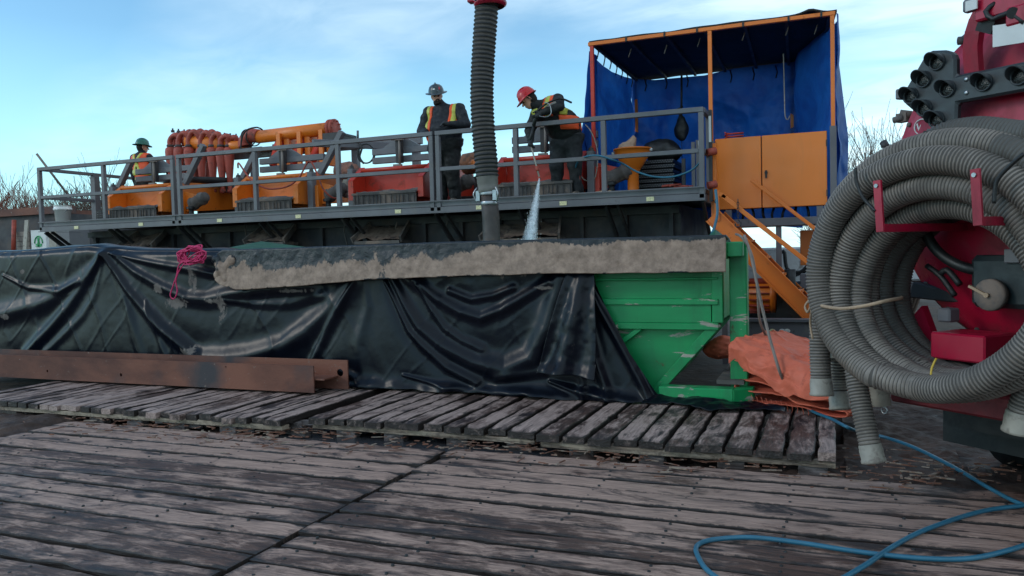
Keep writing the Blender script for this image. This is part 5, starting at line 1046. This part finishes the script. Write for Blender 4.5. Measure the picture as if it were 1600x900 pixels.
# worker B : bent over the rail with the spray lance
BB=V(W(886,312,Y=10.62)[0],10.62,DZ)
JB=dict(pelvis=(.0,.05,.86),belly=(-.03,-.04,1.02),chest=(-.15,-.24,1.20),shL=(-.30,-.32,1.16),elL=(-.40,-.36,.93),haL=(-.34,-.50,.78),shR=(-.02,-.25,1.33),elR=(.06,-.42,1.20),haR=(-.17,-.50,1.13),
 head=(-.385,-.42,1.335),hipL=(-.10,.05,.84),hipR=(.10,.05,.84),knL=(-.14,-.02,.46),knR=(.12,.0,.46),anL=(-.15,.04,.09),anR=(.15,.04,.09),toL=(-.20,-.13,.035),toR=(.16,-.14,.035))
dB=unit(V(-.22,-.30,.5))
vB=(lambda P: np.minimum(np.maximum(bxr(P,-.20,-.06,1.10,1.60),-9),bxr(P,.0,.22,.93,1.12)), lambda P: np.minimum(bxr(P,-.165,-.10,1.1,1.6),np.minimum(bxr(P,-.36,-.26,1.08,1.4),bxr(P,.02,.1,1.12,1.22))))
tB,locB,hpB,FB=person('worker in a red hard hat bent over the railing aiming a water lance',BB,JB,((-.62,-.35,-.52),(-.45,-.15,.85)),'cap',m_hatB,m_blkj,m_trou,1.22,True,vB,False,None,{'L':(V(.1,-.35,-.55),V(1,0,0)),'R':(V(-.4,-.3,-.35),V(-1,0,-.3))})
c=hpB(0,0,0); b=MB(); 
for (x,y,z,sx_) in((.075,.03,.075,.03),(.095,-.0,.045,.034),(.08,.06,.05,.02)): 
    p=hpB(x,y,z); nn=unit(p-hpB(0,0,.0)); b.box(p+nn*.006,(sx_*1.3,.004,sx_*.8),frame(nn,FB[:,2]))
b.build('hat_sticker',m_stick,tB)
b=MB(); b.tube(smoothpath([hpB(-.08,.03,-.03),hpB(-.085,.0,-.09),hpB(0,.07,-.14)],.02),.006,5); b.build('chin_strap',m_black,tB)
b=MB(); b.tube(smoothpath([BB+V(*JB['haR'])+V(.06,.05,.05),BB+V(-.07,-.46,1.20),BB+V(.02,-.43,1.24)],.03),.045,10); b.build('sleeve_cuff',m_cuff,tB)
# worker C : behind the left shaker, seen from the back
BC=V(W(222,260,Y=12.1)[0],12.1,DZ)
JC=dict(pelvis=(.05,.0,.93),belly=(.03,.0,1.10),chest=(.0,.0,1.32),shL=(-.21,.0,1.38),elL=(-.30,.02,1.12),haL=(-.26,.05,.86),shR=(.2,.0,1.36),elR=(.31,.05,1.16),haR=(.46,.08,1.10),
 head=(.0,.04,1.58),hipL=(-.06,0,.88),hipR=(.14,0,.88),knL=(-.08,0,.48),knR=(.12,0,.48),anL=(-.08,.02,.09),anR=(.14,.02,.09),toL=(-.08,.16,.035),toR=(.14,.16,.035))
vC=(lambda P: np.minimum(np.minimum(bxr(P,-.20,.22,.85,1.12),bxr(P,-.19,-.03,1.0,1.42)),bxr(P,.06,.22,1.0,1.45)), lambda P: np.minimum(np.minimum(bxr(P,-.22,.26,1.0,1.12),bxr(P,-.2,.24,.86,.97)),np.minimum(np.maximum(np.abs(P[...,0]-.5*(P[...,2]-1.22))-.03,np.maximum(1.02-P[...,2],P[...,2]-1.45)),np.maximum(np.abs(P[...,0]+.5*(P[...,2]-1.22)-.02)-.03,np.maximum(1.02-P[...,2],P[...,2]-1.45)))))
tC,_,_,_=person('worker with green hard hat seen from behind at the far left shaker',BC,JC,((.55,.8,-.1),(0,0,1)),'brim',m_hatC,m_navy,m_blkj,.95,True,vC)
# ------------------------------------------------------------------ spray lance and water
hR=BB+V(*JB['haR']); hL=BB+V(*JB['haL']); tip=W(843,278,Y=9.95)
ln=thing('spray_lance','pressure washer lance pointing down over the railing','spray lance',hL); b=MB(); g0=hR+V(-.05,-.03,.03); g1=hL+V(.0,-.03,-.02)
b.tube([g0,g0+(g1-g0)*.5],.026,10); b.tube([g0+(g1-g0)*.5,g1+(g1-g0)*.15],.018,10); b.build('gun_body',m_black,ln)
b=MB(); b.tube([g1,tip],.0115,8); b.build('wand',m_cuff,ln)
b=MB(); b.tube([tip+(g1-tip)*.30,tip+(g1-tip)*.18],.022,8); b.tube([tip+(g1-tip)*.02,tip-(g1-tip)*.03],.02,8); b.build('nozzle',m_redpipe,ln)
b=MB(); b.tube(smoothpath([g0+V(-.02,-.02,-.06),g0+V(.12,-.02,-.10),g0+V(.20,-.02,-.06),g0+V(.18,-.02,.06),g0+V(.10,-.01,.10)],.02),.0065,6); b.build('trigger_guard',m_chrome,ln)
b=MB(); b.tube(smoothpath([g0,g0+V(.12,.02,.08),g0+V(.3,.05,.14),g0+V(.42,.2,.10)],.03),.014,7); b.build('feed_hose',m_black,ln)
def waterjet():
    m_,t,b=newmat('spray_water'); tcn=t.nodes.new('ShaderNodeTexCoord'); b.inputs['Base Color'].default_value=(.85,.9,.95,1); b.inputs['Roughness'].default_value=.6
    n=noise_(t,tcn.outputs['Object'],26,5,.6,0,stretch=(1,1,.12)); lw=t.nodes.new('ShaderNodeLayerWeight'); lw.inputs[0].default_value=.5
    s_=t.nodes.new('ShaderNodeMath'); s_.operation='SUBTRACT'; s_.inputs[0].default_value=1.; t.links.new(lw.outputs['Facing'],s_.inputs[1]); p_=t.nodes.new('ShaderNodeMath'); p_.operation='POWER'; p_.inputs[1].default_value=1.5; t.links.new(s_.outputs[0],p_.inputs[0])
    mu=t.nodes.new('ShaderNodeMath'); mu.operation='MULTIPLY'; t.links.new(p_.outputs[0],mu.inputs[0]); t.links.new(ramp(t,n,.3,.7,(.25,.25,.25,1),(1,1,1,1)),mu.inputs[1]); t.links.new(mu.outputs[0],b.inputs['Alpha']); return m_
jt=W(826,385,Y=9.1); b=MB(); jp=np.array([tip+(jt-tip)*s_+V(0,0,-.03*s_*(1-s_)) for s_ in np.linspace(0,1,24)]); b.tube(jp,np.linspace(.012,.11,24),20,cap=False); b.tube(jp,np.linspace(.008,.05,24),14,cap=False)
rg=random.Random(8)
for k in range(150):
    s_=rg.random()**.6; p=tip+(jt-tip)*s_+V(rg.gauss(0,1),rg.gauss(0,1),rg.gauss(0,.5))*(.01+.055*s_); b.box(p,(.0035,.0035,.010+.015*rg.random()))
jo=b.build('water_jet',waterjet()); tag(jo,'white jet of water sprayed from the lance into the tank','water'); jo['kind']='stuff'
# ------------------------------------------------------------------ big suction hose from the boom
vh=thing('boom_suction_hose','thick black ribbed vacuum hose hanging from a red boom head into the tank','vacuum hose',W(765,380,Y=8.8))
pth=smoothpath([W(762,-40,Y=8.8),W(760,15,Y=8.8),W(757,60,Y=8.8),W(754,110,Y=8.8),W(753,150,Y=8.8),W(755,200,Y=8.8),W(759,245,Y=8.8),W(761,276,Y=8.8)],.05)
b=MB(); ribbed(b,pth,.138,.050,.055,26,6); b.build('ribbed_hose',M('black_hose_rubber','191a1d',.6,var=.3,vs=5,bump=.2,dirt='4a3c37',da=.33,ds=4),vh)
a,c=W(761,274,Y=8.8),W(763,300,Y=8.8); d=unit(c-a); b=MB(); b.lathe(a,d,[(.12,-.02),(.128,0),(.135,.02),(.128,.035),(.13,.09),(.125,.10),(.125,.16),(.13,.2),(.11,.22)],24); b.build('clamp_sleeve',m_sleeve,vh)
b=MB(); q=W(764,306,Y=8.8)
for s_ in(-1,1): b.box(q+V(.11*s_,-.06,0),(.05,.06,.12)); b.tube(smoothpath([q+V(.12*s_,-.08,.10),q+V(.16*s_,-.1,.02),q+V(.13*s_,-.08,-.08)],.02),.010,6)
b.lathe(W(764,300,Y=8.8),(0,0,-1),[(.118,0),(.122,.02),(.118,.04)],20); b.lathe(W(765,315,Y=8.8),(0,0,-1),[(.113,0),(.118,.02),(.113,.04)],20); b.build('coupling_buckle',m_chrome,vh)
b=MB(); b.tube([W(763,298,Y=8.8),W(767,340,Y=8.8),W(768,378,Y=8.75),W(768,400,Y=8.7)],.105,20); b.build('dip_pipe',M('dark_dip_pipe','3a3230',.6,var=.3,vs=5,dirt='5d4b44',da=.4,ds=4),vh)
q=W(766,8,Y=8.8); b=MB(); b.lathe(q+V(0,0,-.02),(0,0,1),[(.17,0),(.20,.02),(.20,.06),(.16,.08),(.16,.5),(0,.5)],20); b.box(q+V(.05,0,.16),(.42,.14,.2)); b.box(q+V(-.2,-.05,.09),(.12,.1,.10)); b.box(q+V(.24,-.05,.1),(.12,.1,.12)); b.build('boom_head',m_red,vh,bevel=.01)
b=MB()
for s_ in(-1,0,1): b.cyl(q+V(.1*s_,-.2,.02),q+V(.1*s_,-.24,.02),.018,8)
b.build('bolt',m_chrome,vh)
# ------------------------------------------------------------------ bare trees
def tree_mesh(seed,h,spread,n_stem):
    rg=random.Random(seed); mb=MB(); tw=MB()
    def grow(p,d,l,r,dep,M_):
        k=3; pts=[p]; dd=unit(d)
        for i in range(k): dd=unit(dd+V(rg.gauss(0,.12),rg.gauss(0,.12),rg.gauss(.05,.08))); pts.append(pts[-1]+dd*l/k)
        (mb if dep<2 else tw).tube(pts,np.maximum(np.linspace(r,r*.65,k+1),.0045),5 if dep<2 else 3,cap=False)
        if dep>=5: return
        for j in range(rg.choice([2,3,3]) if dep<3 else rg.choice([2,3])):
            t_=rg.uniform(.35,1); q=pts[min(k,int(t_*k)+ (0 if t_<1 else 0))]; a=rg.uniform(0,6.28); s_=rg.uniform(.35,.8)*spread
            grow(q,dd+V(math.cos(a)*s_,math.sin(a)*s_,rg.uniform(0,.3)),l*rg.uniform(.6,.9),r*.6,dep+1,M_)
    for i in range(n_stem+3):
        a=rg.uniform(0,6.28); grow(V(.15*math.cos(a),.15*math.sin(a),0),V(math.cos(a)*.35*spread,math.sin(a)*.35*spread,1),h*rg.uniform(.26,.36),.035*h/4,0,None)
    return mb,tw
protos=[]
for i,(s_,h,sp,ns) in enumerate(((1,4.6,.8,6),(2,5.4,.7,7),(3,4.0,1.,8),(4,7.,.7,4))):
    mb,tw=tree_mesh(s_,h,sp,ns); protos.append((mb,tw))
labels=[]
spots=[(5,12,26,0,1.5,'leftmost sun tinted bare bush above the container'),(28,12,30,1,1.3,'bare sun tinted bush, second from the left edge'),(52,9,24,2,1.25,'low bare bush left of the railing corner'),(95,9,25,0,1.2,'bare bush behind the left railing bay with the bucket'),(135,9,23,2,1.5,'wide bare bush behind the bucket'),(160,9,26,1,1.15,'bare bush between the left railing and the green hatted worker'),(188,9,27,0,1.15,'bare bush half hidden by the green hatted worker'),
 (1345,0,20,3,.72,'tall bare bush right of the blue tarp'),(1385,0,19,3,.74,'tall bare bush behind the arrow board'),(1330,0,18,2,.85,'low dense bush beside the blue tarp'),(1365,0,17,0,.85,'low bare bush seen above the hose coil'),(1400,0,18,2,.95,'low dark bush just left of the red truck'),(1352,0,24,1,.85,'bare bush farthest behind the hose coil'),(778,0,34,3,.92,'top of a bare tree seen between the two workers'),(792,0,38,3,.98,'far bare tree top right of the big hose'),(1425,0,26,3,.85,'bare tree half hidden by the red truck')]
cache={}
for i,(px,_,Yy,pi,k,lab) in enumerate(spots):
    q=W(px,400,Y=Yy); rt=thing('bare_tree',lab,'tree',(q[0],Yy,-.1),'bare trees and bushes beyond the site'); k*=1.22 if px<300 else 1.12; rt.scale=(k,k,k); rt.rotation_euler=(0,0,random.uniform(0,6))
    mat_=m_bush_sunlit if px<60 else m_bush  # leftmost bushes take the bark with the painted sun tint
    for nm,mbx in(('trunk',protos[pi][0]),('twigs',protos[pi][1])):
        key=(pi,nm,mat_.name)
        if key not in cache: o=mbx.build(nm,mat_); cache[key]=o.data; ORG[o.name]=np.zeros(3)
        else: o=bpy.data.objects.new(nm,cache[key]); sc.collection.objects.link(o)
        o.parent=rt
# ------------------------------------------------------------------ red vacuum truck, seen from behind at an angle
AL=math.radians(42); TU=V(math.cos(AL),-math.sin(AL),0); TWd=V(math.sin(AL),math.cos(AL),0); TO=V(.55,5.0,0)
def T(u,w_,z): return TO+TU*u+TWd*w_+V(0,0,z)
def TP(px,py,w_):
    d=fw+RI*(px-800)/FPX-UP*(py-450)/FPX; c=V(0,0,CH); t=((TO+TWd*w_-c)@TWd)/(d@TWd); p=c+d*t; q=p-TO; return np.array([q@TU,p[2]])
def tp(px,py,w_): a=TP(px,py,w_); return T(a[0],w_,a[1])
RT=np.stack([TU,TWd,V(0,0,1)],1)
WD=.68
pa,pb,pc=TP(1406,232,WD),TP(1428,165,WD),TP(1493,87,WD)
def circ(a,b,c):
    A=np.array([[b[0]-a[0],b[1]-a[1]],[c[0]-a[0],c[1]-a[1]]]); r=np.array([(b@b-a@a)/2,(c@c-a@a)/2]); o=np.linalg.solve(A,r); return o,np.linalg.norm(o-a)
cc,RR=circ(pa,pb,pc); print('tank circle',cc,RR)
cc=np.array([.235,1.96]); RR=1.035
ct=T(cc[0],WD,cc[1])
tk2=thing('vacuum_truck','red vacuum truck seen from behind with an arrow board and hose rack','vacuum truck',T(.2,3.2,-.1))
b=MB(); b.lathe(ct,TWd,[(RR*.985,.03),(RR*.985,5.2),(RR*.7,5.35),(0,5.4)],72); b.build('tank',m_red,tk2)
b=MB(); b.lathe(ct,TWd,[(0,-.17),(RR*.25,-.165),(RR*.5,-.145),(RR*.75,-.10),(RR*.9,-.05),(RR*.96,0.0),(RR*1.0,0.01),(RR*1.0,.06),(RR*.985,.06)],72); b.build('rear_door',m_red,tk2)
b=MB(); b.lathe(ct,TWd,[(RR*1.0,.06),(RR*1.035,.065),(RR*1.035,.13),(RR*1.0,.135)],72); b.build('tank_ring',m_reddk,tk2)
for k in range(28):
    a=2*math.pi*k/28; c=ct+1.0*RR*.975*(TU*math.cos(a)+V(0,0,1)*math.sin(a)); b=MB(); b.lathe(c+TWd*.005,-TWd,[(.016,0),(.016,.014),(0,.016)],6); b.build('door_bolt',m_mudst,tk2)
# door arm
b=MB(); pts=[tp(1522,112,.45),tp(1520,70,.42),tp(1528,35,.40),tp(1548,0,.40),tp(1580,-40,.40)]
P_=smoothpath(pts,.05); tt=np.gradient(P_,axis=0)
for i in range(len(P_)-1): b.bar(P_[i],P_[i+1]+ (P_[i+1]-P_[i])*.2,.09,.05,TWd)
b.build('lift_arm',m_red,tk2)
b=MB(); b.bar(tp(1545,50,.34),tp(1572,-30,.30),.10,.10,TWd); b.build('hydraulic_ram',m_black,tk2)
b=MB(); b.box(tp(1580,0,.30),(.34,.12,.16),RT); b.box(tp(1600,25,.28),(.12,.14,.10),RT); b.build('valve_block',m_red,tk2,bevel=.01)
b=MB(); b.tube(smoothpath([tp(1555,5,.25),tp(1540,18,.22),tp(1552,30,.22),tp(1575,20,.22),tp(1600,35,.22)],.03),.014,8); b.cyl(tp(1582,20,.2),tp(1582,20,.3),.03,12); b.build('hydraulic_hose',m_black,tk2)
b=MB(); b.box(tp(1518,8,.25),(.085,.05,.075),RT); wl_=b.build('work_light',m_rail,tk2,bevel=.012); b=MB(); b.box(tp(1518,8,.215),(.066,.01,.056),RT); b.build('light_glass',m_white,wl_)
b=MB(); b.bar(tp(1528,6,.25),tp(1548,2,.3),.02,.03); b.build('light_bracket',m_dsteel,wl_)
b=MB(); b.cyl(tp(1497,64,.70),tp(1515,62,.72),.026,10); b.cyl(tp(1509,66,.70),tp(1530,48,.72),.045,12); b.build('door_clamp',m_dsteel,tk2)
b=MB(); b.prism([tp(1551,40,.22),tp(1551,74,.22),tp(1625,62,.22),tp(1625,20,.22),tp(1580,36,.22)],TWd*.01); b.build('plate',m_white,tk2)
b=MB(); b.box(tp(1408,147,.72),(.06,.05,.07),RT); b.box(tp(1415,150,.78),(.09,.05,.04),RT); b.build('marker_light',m_rail,tk2,bevel=.008)
b=MB(); b.cyl(tp(1396,188,.74),tp(1412,184,.76),.022,10); b.box(tp(1412,184,.78),(.08,.06,.06),RT); b.cyl(tp(1406,178,.76),tp(1424,180,.80),.03,10); b.build('tank_latch',m_mudst,tk2)
b=MB(); b.cyl(tp(1380,222,1.3),tp(1386,232,1.3),.03,10); b.build('side_peg',m_dsteel,tk2)
# round emblem with a W
q=TP(1440,198,.62); n_=20; c=T(q[0],.615,q[1]); em=MB(); em.tube(np.array([c+.048*(TU*math.cos(a)+V(0,0,1)*math.sin(a)) for a in np.linspace(0,2*math.pi,28)]),.0045,6,cap=False)
wp=[(-.028,.024),(-.015,-.022),(0,.012),(.015,-.022),(.028,.024)]
for i in range(4): em.bar(c+TU*wp[i][0]+V(0,0,wp[i][1]),c+TU*wp[i+1][0]+V(0,0,wp[i+1][1]),.008,.006,TWd)
em.build('emblem',m_white,tk2)
# arrow board
WB=.40
ol=[(1407,152),(1412,142),(1443,88),(1452,79),(1476,78),(1489,82),(1493,92),(1493,118),(1600,96),(1690,79),(1690,128),(1600,142),(1495,161),(1494,189),(1486,196),(1458,196),(1446,190),(1414,163)]
b=MB(); b.prism([tp(x,y,WB) for x,y in ol],TWd*.055); ab=b.build('arrow_board',m_blackp,tk2,bevel=.014)
lamps=[(1465,97),(1444,124),(1424,150),(1445,169),(1464,187),(1481,139),(1538,129),(1594,119),(1655,108)]
for i,(x,y) in enumerate(lamps):
    q=TP(x,y,WB); c=T(q[0],WB-.003,q[1]); b=MB(); b.lathe(c,-TWd,[(.052,0),(.052,.012),(.045,.014),(.041,.006),(.041,0)],20); lp=b.build('lamp',m_blackp,ab)
    b2=MB(); b2.lathe(c,-TWd,[(.040,.001),(.02,.008),(0,.009)],16); b2.build('lamp_lens',m_lens,ab)
    # hood : open half tube
    h=MB(); P_=[];n=18
    for j in range(n+1):
        a=math.pi*(-.12+1.24*j/n); ext=.075*math.sin(math.pi*j/n)**.6+.006
        for (r_,e) in((.050,0),(.053,ext),(.046,ext),(.044,0)): P_.append(c+TU*(r_*math.cos(a))+V(0,0,r_*math.sin(a))-TWd*e)
    F_=[]
    for j in range(n):
        for k in range(3): F_.append((j*4+k,(j+1)*4+k,(j+1)*4+k+1,j*4+k+1))
    h.add(P_,F_,True); h.build('lamp_hood',m_blackp,ab)
b=MB()
for (x,y) in((1510,124),(1510,145),(1660,95),(1660,120)): q=TP(x,y,WB); b.lathe(T(q[0],WB-.001,q[1]),-TWd,[(.014,0),(.014,.004),(.008,.008),(0,.008)],12)
b.build('bolt',m_chrome,ab,kind='stuff')
for x in(1570,1640): b=MB(); q=TP(x,125,WB); b.bar(T(q[0],WB+.06,q[1]),T(q[0]+.0,WB+.25,q[1]),.05,.08); b.build('board_bracket',m_reddk,ab)
# chassis and rear underside seen through the coil
b=MB(); b.box(T(.25,.80,.80),(1.8,.18,.22),RT); b.box(T(.25,.66,.60),(2.0,.18,.15),RT); b.build('rear_bumper',m_reddk,tk2,bevel=.015)
b=MB(); 
for u in(-.2,.7): b.box(T(u,3.2,.72),(.12,4.6,.26),RT)
b.build('chassis_rails',m_black,tk2)
for u in(-.78,.86):
    for w_ in(1.9,3.1):
        b=MB(); b.lathe(T(u+.13,w_,.42),TU,[(.16,.0),(.30,-.05),(.49,-.05),(.52,-.01),(.52,.23),(.49,.28),(.3,.28),(.16,.22)],28); wh=b.build('wheel',m_black,tk2)
        b=MB(); b.lathe(T(u+.13,w_,.42),TU,[(0,.04),(.1,.0),(.2,.03),(.28,-.02),(.28,.25),(0,.2)],22); b.build('rim',m_chrome,wh)
b=MB(); b.box(T(-.52,1.25,.5),(.62,.02,.7),RT); b.build('mud_flap',m_black,tk2)
b=MB(); b.box(T(1.12,1.25,.5),(.62,.02,.7),RT); b.build('mud_flap',m_black,tk2)
b=MB(); b.box(T(.23,2.9,.88),(1.5,4.4,.18),RT); b.box(T(.23,1.1,.42),(1.7,.3,.16),RT); b.build('subframe',m_black,tk2)
b=MB(); b.prism([tp(1418,465,.62),tp(1500,474,.62),tp(1560,500,.62),tp(1615,494,.62),tp(1615,470,.62),tp(1500,458,.62),tp(1425,440,.62)],TWd*.35); b.build('dark_shelf',m_dsteel,tk2,bevel=.01)
b=MB(); b.box(tp(1520,540,.42),(.34,.30,.16),RT); b.build('step_box',m_red,tk2,bevel=.01)
b=MB(); b.box(tp(1482,492,.42),(.085,.10,.085),RT); b.build('junction_box',m_rail,tk2,bevel=.01)
b=MB(); b.prism([tp(1420,500,.55),tp(1440,478,.55),tp(1470,560,.55),tp(1480,590,.55),tp(1425,575,.55)],TWd*.06); b.build('bumper_gusset',m_red,tk2)
q=tp(1546,461,.30); b=MB(); b.lathe(q,TWd,[(0,-.012),(.085,-.012),(.092,0),(.092,.03),(.07,.035),(.07,.30)],28); vf=b.build('valve_cap',m_mudst,tk2)
b=MB(); b.cyl(q-TWd*.02,q-TWd*.035,.014,8); b.bar(q-TWd*.025,q+TU*-.10+V(0,0,.05)-TWd*.03,.018,.014); b.build('cap_handle',m_tan,vf)
b=MB(); b.box(tp(1580,440,.48),(.36,.22,.30),RT); b.box(tp(1560,410,.55),(.30,.1,.09),RT); b.build('valve_housing',M('dark_teal_housing','222c2f',.6,var=.3,vs=5),tk2,bevel=.03)
b=MB(); b.box(tp(1583,400,.36),(.09,.03,.08),RT); vb=b.build('switch_box',m_rail,tk2,bevel=.006)
b=MB(); b.tube(smoothpath([tp(1440,345,.40),tp(1455,380,.38),tp(1480,405,.38),tp(1515,420,.40),tp(1560,425,.42)],.03),.032,10); b.build('hydraulic_line',m_black,tk2)
b=MB(); b.tube(smoothpath([tp(1448,415,.42),tp(1470,432,.42),tp(1492,462,.42)],.03),.018,8); b.tube(smoothpath([tp(1470,428,.4),tp(1480,422,.4),tp(1500,445,.4)],.03),.02,8); b.build('cable',m_black,tk2)
b=MB(); b.tube(smoothpath([tp(1460,518,.4),tp(1463,535,.4),tp(1470,530,.4)],.02),.010,6); b.build('small_hook',m_chrome,tk2)
# ------------------------------------------------------------------ hose rack hooks
for (x,y0,y1) in((1371,282,362),(1524,264,352)):
    a=tp(x,y0,-.26); c=tp(x+5,y1,-.26); b=MB(); b.bar(a,c,.048,.014,TWd); hkp=b.build('hook_plate',m_red,tk2)
    b=MB(); e=c+V(0,0,.02); b.bar(e,e+TWd*1.0,.05,.045); b.build('hook_arm',m_red,hkp); b=MB(); b.cyl(a+V(0,0,-.03)-TWd*.006,a+V(0,0,-.03)-TWd*.016,.012,8); b.build('hook_bolt',m_chrome,hkp)
# ------------------------------------------------------------------ coil of suction hose
CZ=1.468
sh=thing('suction_hose_coil','large coil of grey ribbed suction hose hung on red hooks behind the truck','hose coil',T(0,0,.7))
loops=[(.745,.00,.0,.0),(.675,-.13,.01,-.045),(.60,-.05,.0,-.115),(.53,.06,.01,-.155),(.56,.19,.0,-.14),(.55,.31,-.01,-.16),(.66,.29,.01,-.06),(.70,.15,.02,-.02),(.545,.42,.0,-.15)]
pts=[]; NL=len(loops); th=np.arange(0,NL*2*math.pi,.06); arr=np.array(loops)
for t_ in th:
    s_=t_/(2*math.pi); i=int(s_); f=s_-i; k=max(0,(f-.86)/.14); k=k*k*(3-2*k); a_=arr[i]; b_=arr[min(i+1,NL-1)]; L_=a_+(b_-a_)*k
    an=math.radians(250)-t_; r_=L_[0]*(1+.012*math.sin(t_*2+i)); u=r_*math.cos(an)*(1.07+L_[2]); z=CZ+L_[3]+r_*.93*math.sin(an)
    pts.append(T(u,L_[1]+.02*math.sin(an*2+i)+.03*math.sin(an),z))
pts=np.array(pts); per=len(th)//NL
cut=[(0,per*2,m_hose,.076),(per*2,per*5,m_hose,.074),(per*5,len(th),m_hosed,.074)]
for i,(a_,c_,mt,r_) in enumerate(cut):
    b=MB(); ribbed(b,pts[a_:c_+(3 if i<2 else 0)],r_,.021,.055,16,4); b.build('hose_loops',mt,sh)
# hanging ends
def tail(px,w_,r_,mt,cuff=True,lab=None):
    P_=smoothpath([tp(x,y,ww) for (x,y),ww in zip(px,w_)],.03); b=MB(); ribbed(b,P_,r_,.021,.055,16,4); o=b.build('hanging_end',mt,sh)
    if cuff:
        d=unit(P_[-1]-P_[-3]); b=MB(); b.lathe(P_[-1]-d*.09,d,[(r_*1.02,0),(r_*1.08,.01),(r_*1.08,.03),(r_*1.12,.035),(r_*1.1,.09),(r_*1.18,.10),(r_*1.18,.115),(r_*.9,.12),(r_*.88,.03)],20); b.build('cuff',m_cuff,o)
    return o
tail([(1288,420),(1283,480),(1281,540),(1284,612)],[.15,.14,.12,.1],.067,m_hose)
tail([(1316,500),(1308,540),(1308,590),(1312,634)],[.3,.32,.32,.3],.060,m_cuff,True)
tail([(1330,520),(1335,570),(1345,630),(1358,690),(1364,716)],[.18,.16,.13,.10,.10],.064,m_hose)
tail([(1366,540),(1370,575),(1372,600)],[.4,.42,.42],.06,m_hosed,False)
a,c=tp(1372,592,.42),tp(1377,634,.42); d=unit(c-a); b=MB(); b.lathe(a,d,[(.06,0),(.074,.01),(.066,.03),(.06,.12),(.064,np.linalg.norm(c-a)),(.05,np.linalg.norm(c-a)+.002)],20); cf=b.build('coupling',m_cuff,sh)
q=tp(1382,641,.40); b=MB(); b.tube(np.array([q+.022*(TU*math.cos(t_)+V(0,0,1)*math.sin(t_)) for t_ in np.linspace(0,2*math.pi,16)]),.006,6,cap=False); b.bar(q+V(0,0,.02),q+V(-.02,0,.06),.012,.012); b.build('pull_ring',m_chrome,cf)
a,c=tp(1303,545,.22),tp(1306,562,.22); d=unit(c-a); b=MB(); b.lathe(a,d,[(.058,-.06),(.066,-.01),(.082,.03),(.088,.055),(.08,.065),(.055,.06)],20); b.cyl(c+V(.06,0,0),c+V(-.11,0,-.005),.007,6); b.build('coupling',m_cuff,sh)
tail([(1640,560),(1612,600),(1596,640),(1590,668)],[.1,.1,.1,.1],.064,m_hose,True)
# upper right extra strands
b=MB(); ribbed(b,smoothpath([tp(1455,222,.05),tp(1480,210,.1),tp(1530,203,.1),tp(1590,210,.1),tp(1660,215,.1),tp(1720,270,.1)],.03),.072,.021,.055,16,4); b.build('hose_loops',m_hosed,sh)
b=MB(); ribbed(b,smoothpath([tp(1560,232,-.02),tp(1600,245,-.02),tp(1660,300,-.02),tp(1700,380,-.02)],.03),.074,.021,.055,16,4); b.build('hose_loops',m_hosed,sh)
# ties
b=MB(); b.tube(smoothpath([tp(1264,470,.0),tp(1285,478,-.18),tp(1315,482,-.27),tp(1350,478,-.28),tp(1385,470,-.2),tp(1407,466,.1),tp(1408,464,.5)],.02),.011,6)
b.tube(smoothpath([tp(1264,470,.0),tp(1258,478,.0),tp(1262,488,-.05),tp(1268,478,-.1),tp(1266,505,-.05),tp(1270,530,-.05)],.02),.008,6); b.build('tan_strap',m_tan,sh)
for pp in([(1337,262),(1338,282),(1348,308),(1368,330)],[(1600,240),(1575,262),(1557,285),(1553,318)]):
    b=MB(); b.tube(smoothpath([tp(x,y,-.265) for x,y in pp],.02),.010,6); b.build('black_tie',m_black,sh)
b=MB(); b.tube(smoothpath([tp(1463,560,-.10),tp(1456,575,-.13),tp(1454,592,-.14),tp(1450,612,-.12)],.02),.006,6); b.build('yellow_tie',m_yel,sh)
# ------------------------------------------------------------------ long teal hose on the mats
g=lambda x,y,z=.016: W(x,y,z=z)
up=[W(1163,368,Y=7.60),W(1172,395,Y=7.5),W(1182,440,Y=7.4),W(1193,490,Y=7.4),W(1206,540,Y=7.3),W(1222,590,Y=7.25),g(1240,617,.20),g(1265,640,.17),g(1300,655,.165),g(1325,668,.16),g(1345,675,.06),g(1385,684,.03),g(1430,700,.03),g(1490,730,.03),g(1550,765),g(1600,789),g(1690,815),g(1740,800),g(1700,783),g(1600,790),g(1530,800),g(1450,826),g(1400,851),g(1350,884,.03),g(1300,912),g(1240,935),g(1170,928),g(1110,895),g(1090,868),g(1089,853),g(1105,845),g(1135,841),g(1180,840),g(1250,848),g(1320,859),g(1380,867,.016),g(1450,873),g(1510,873),g(1560,864),g(1620,845),g(1700,810)]
P_=smoothpath(up,.03); kk=int(np.argmin(np.linalg.norm(P_-up[6],axis=1))); b=MB(); b.tube(P_[kk:],.0135,9); o=b.build('teal_hose',m_bluehose,loc=up[6]); b=MB(); b.tube(P_[:kk+1],.0135,9); b.build('mud_coated_length',m_beige,o); tag(o,'long teal hose looping over the mats in the right foreground','hose')
hose('beige_hose','thin beige hose dropping beside the green tank end post',[W(1150,366,Y=7.8),W(1160,372,Y=7.6),W(1175,400,Y=7.55),W(1183,450,Y=7.6),W(1187,500,Y=7.7),W(1200,530,Y=7.9)],.012,m_beige)
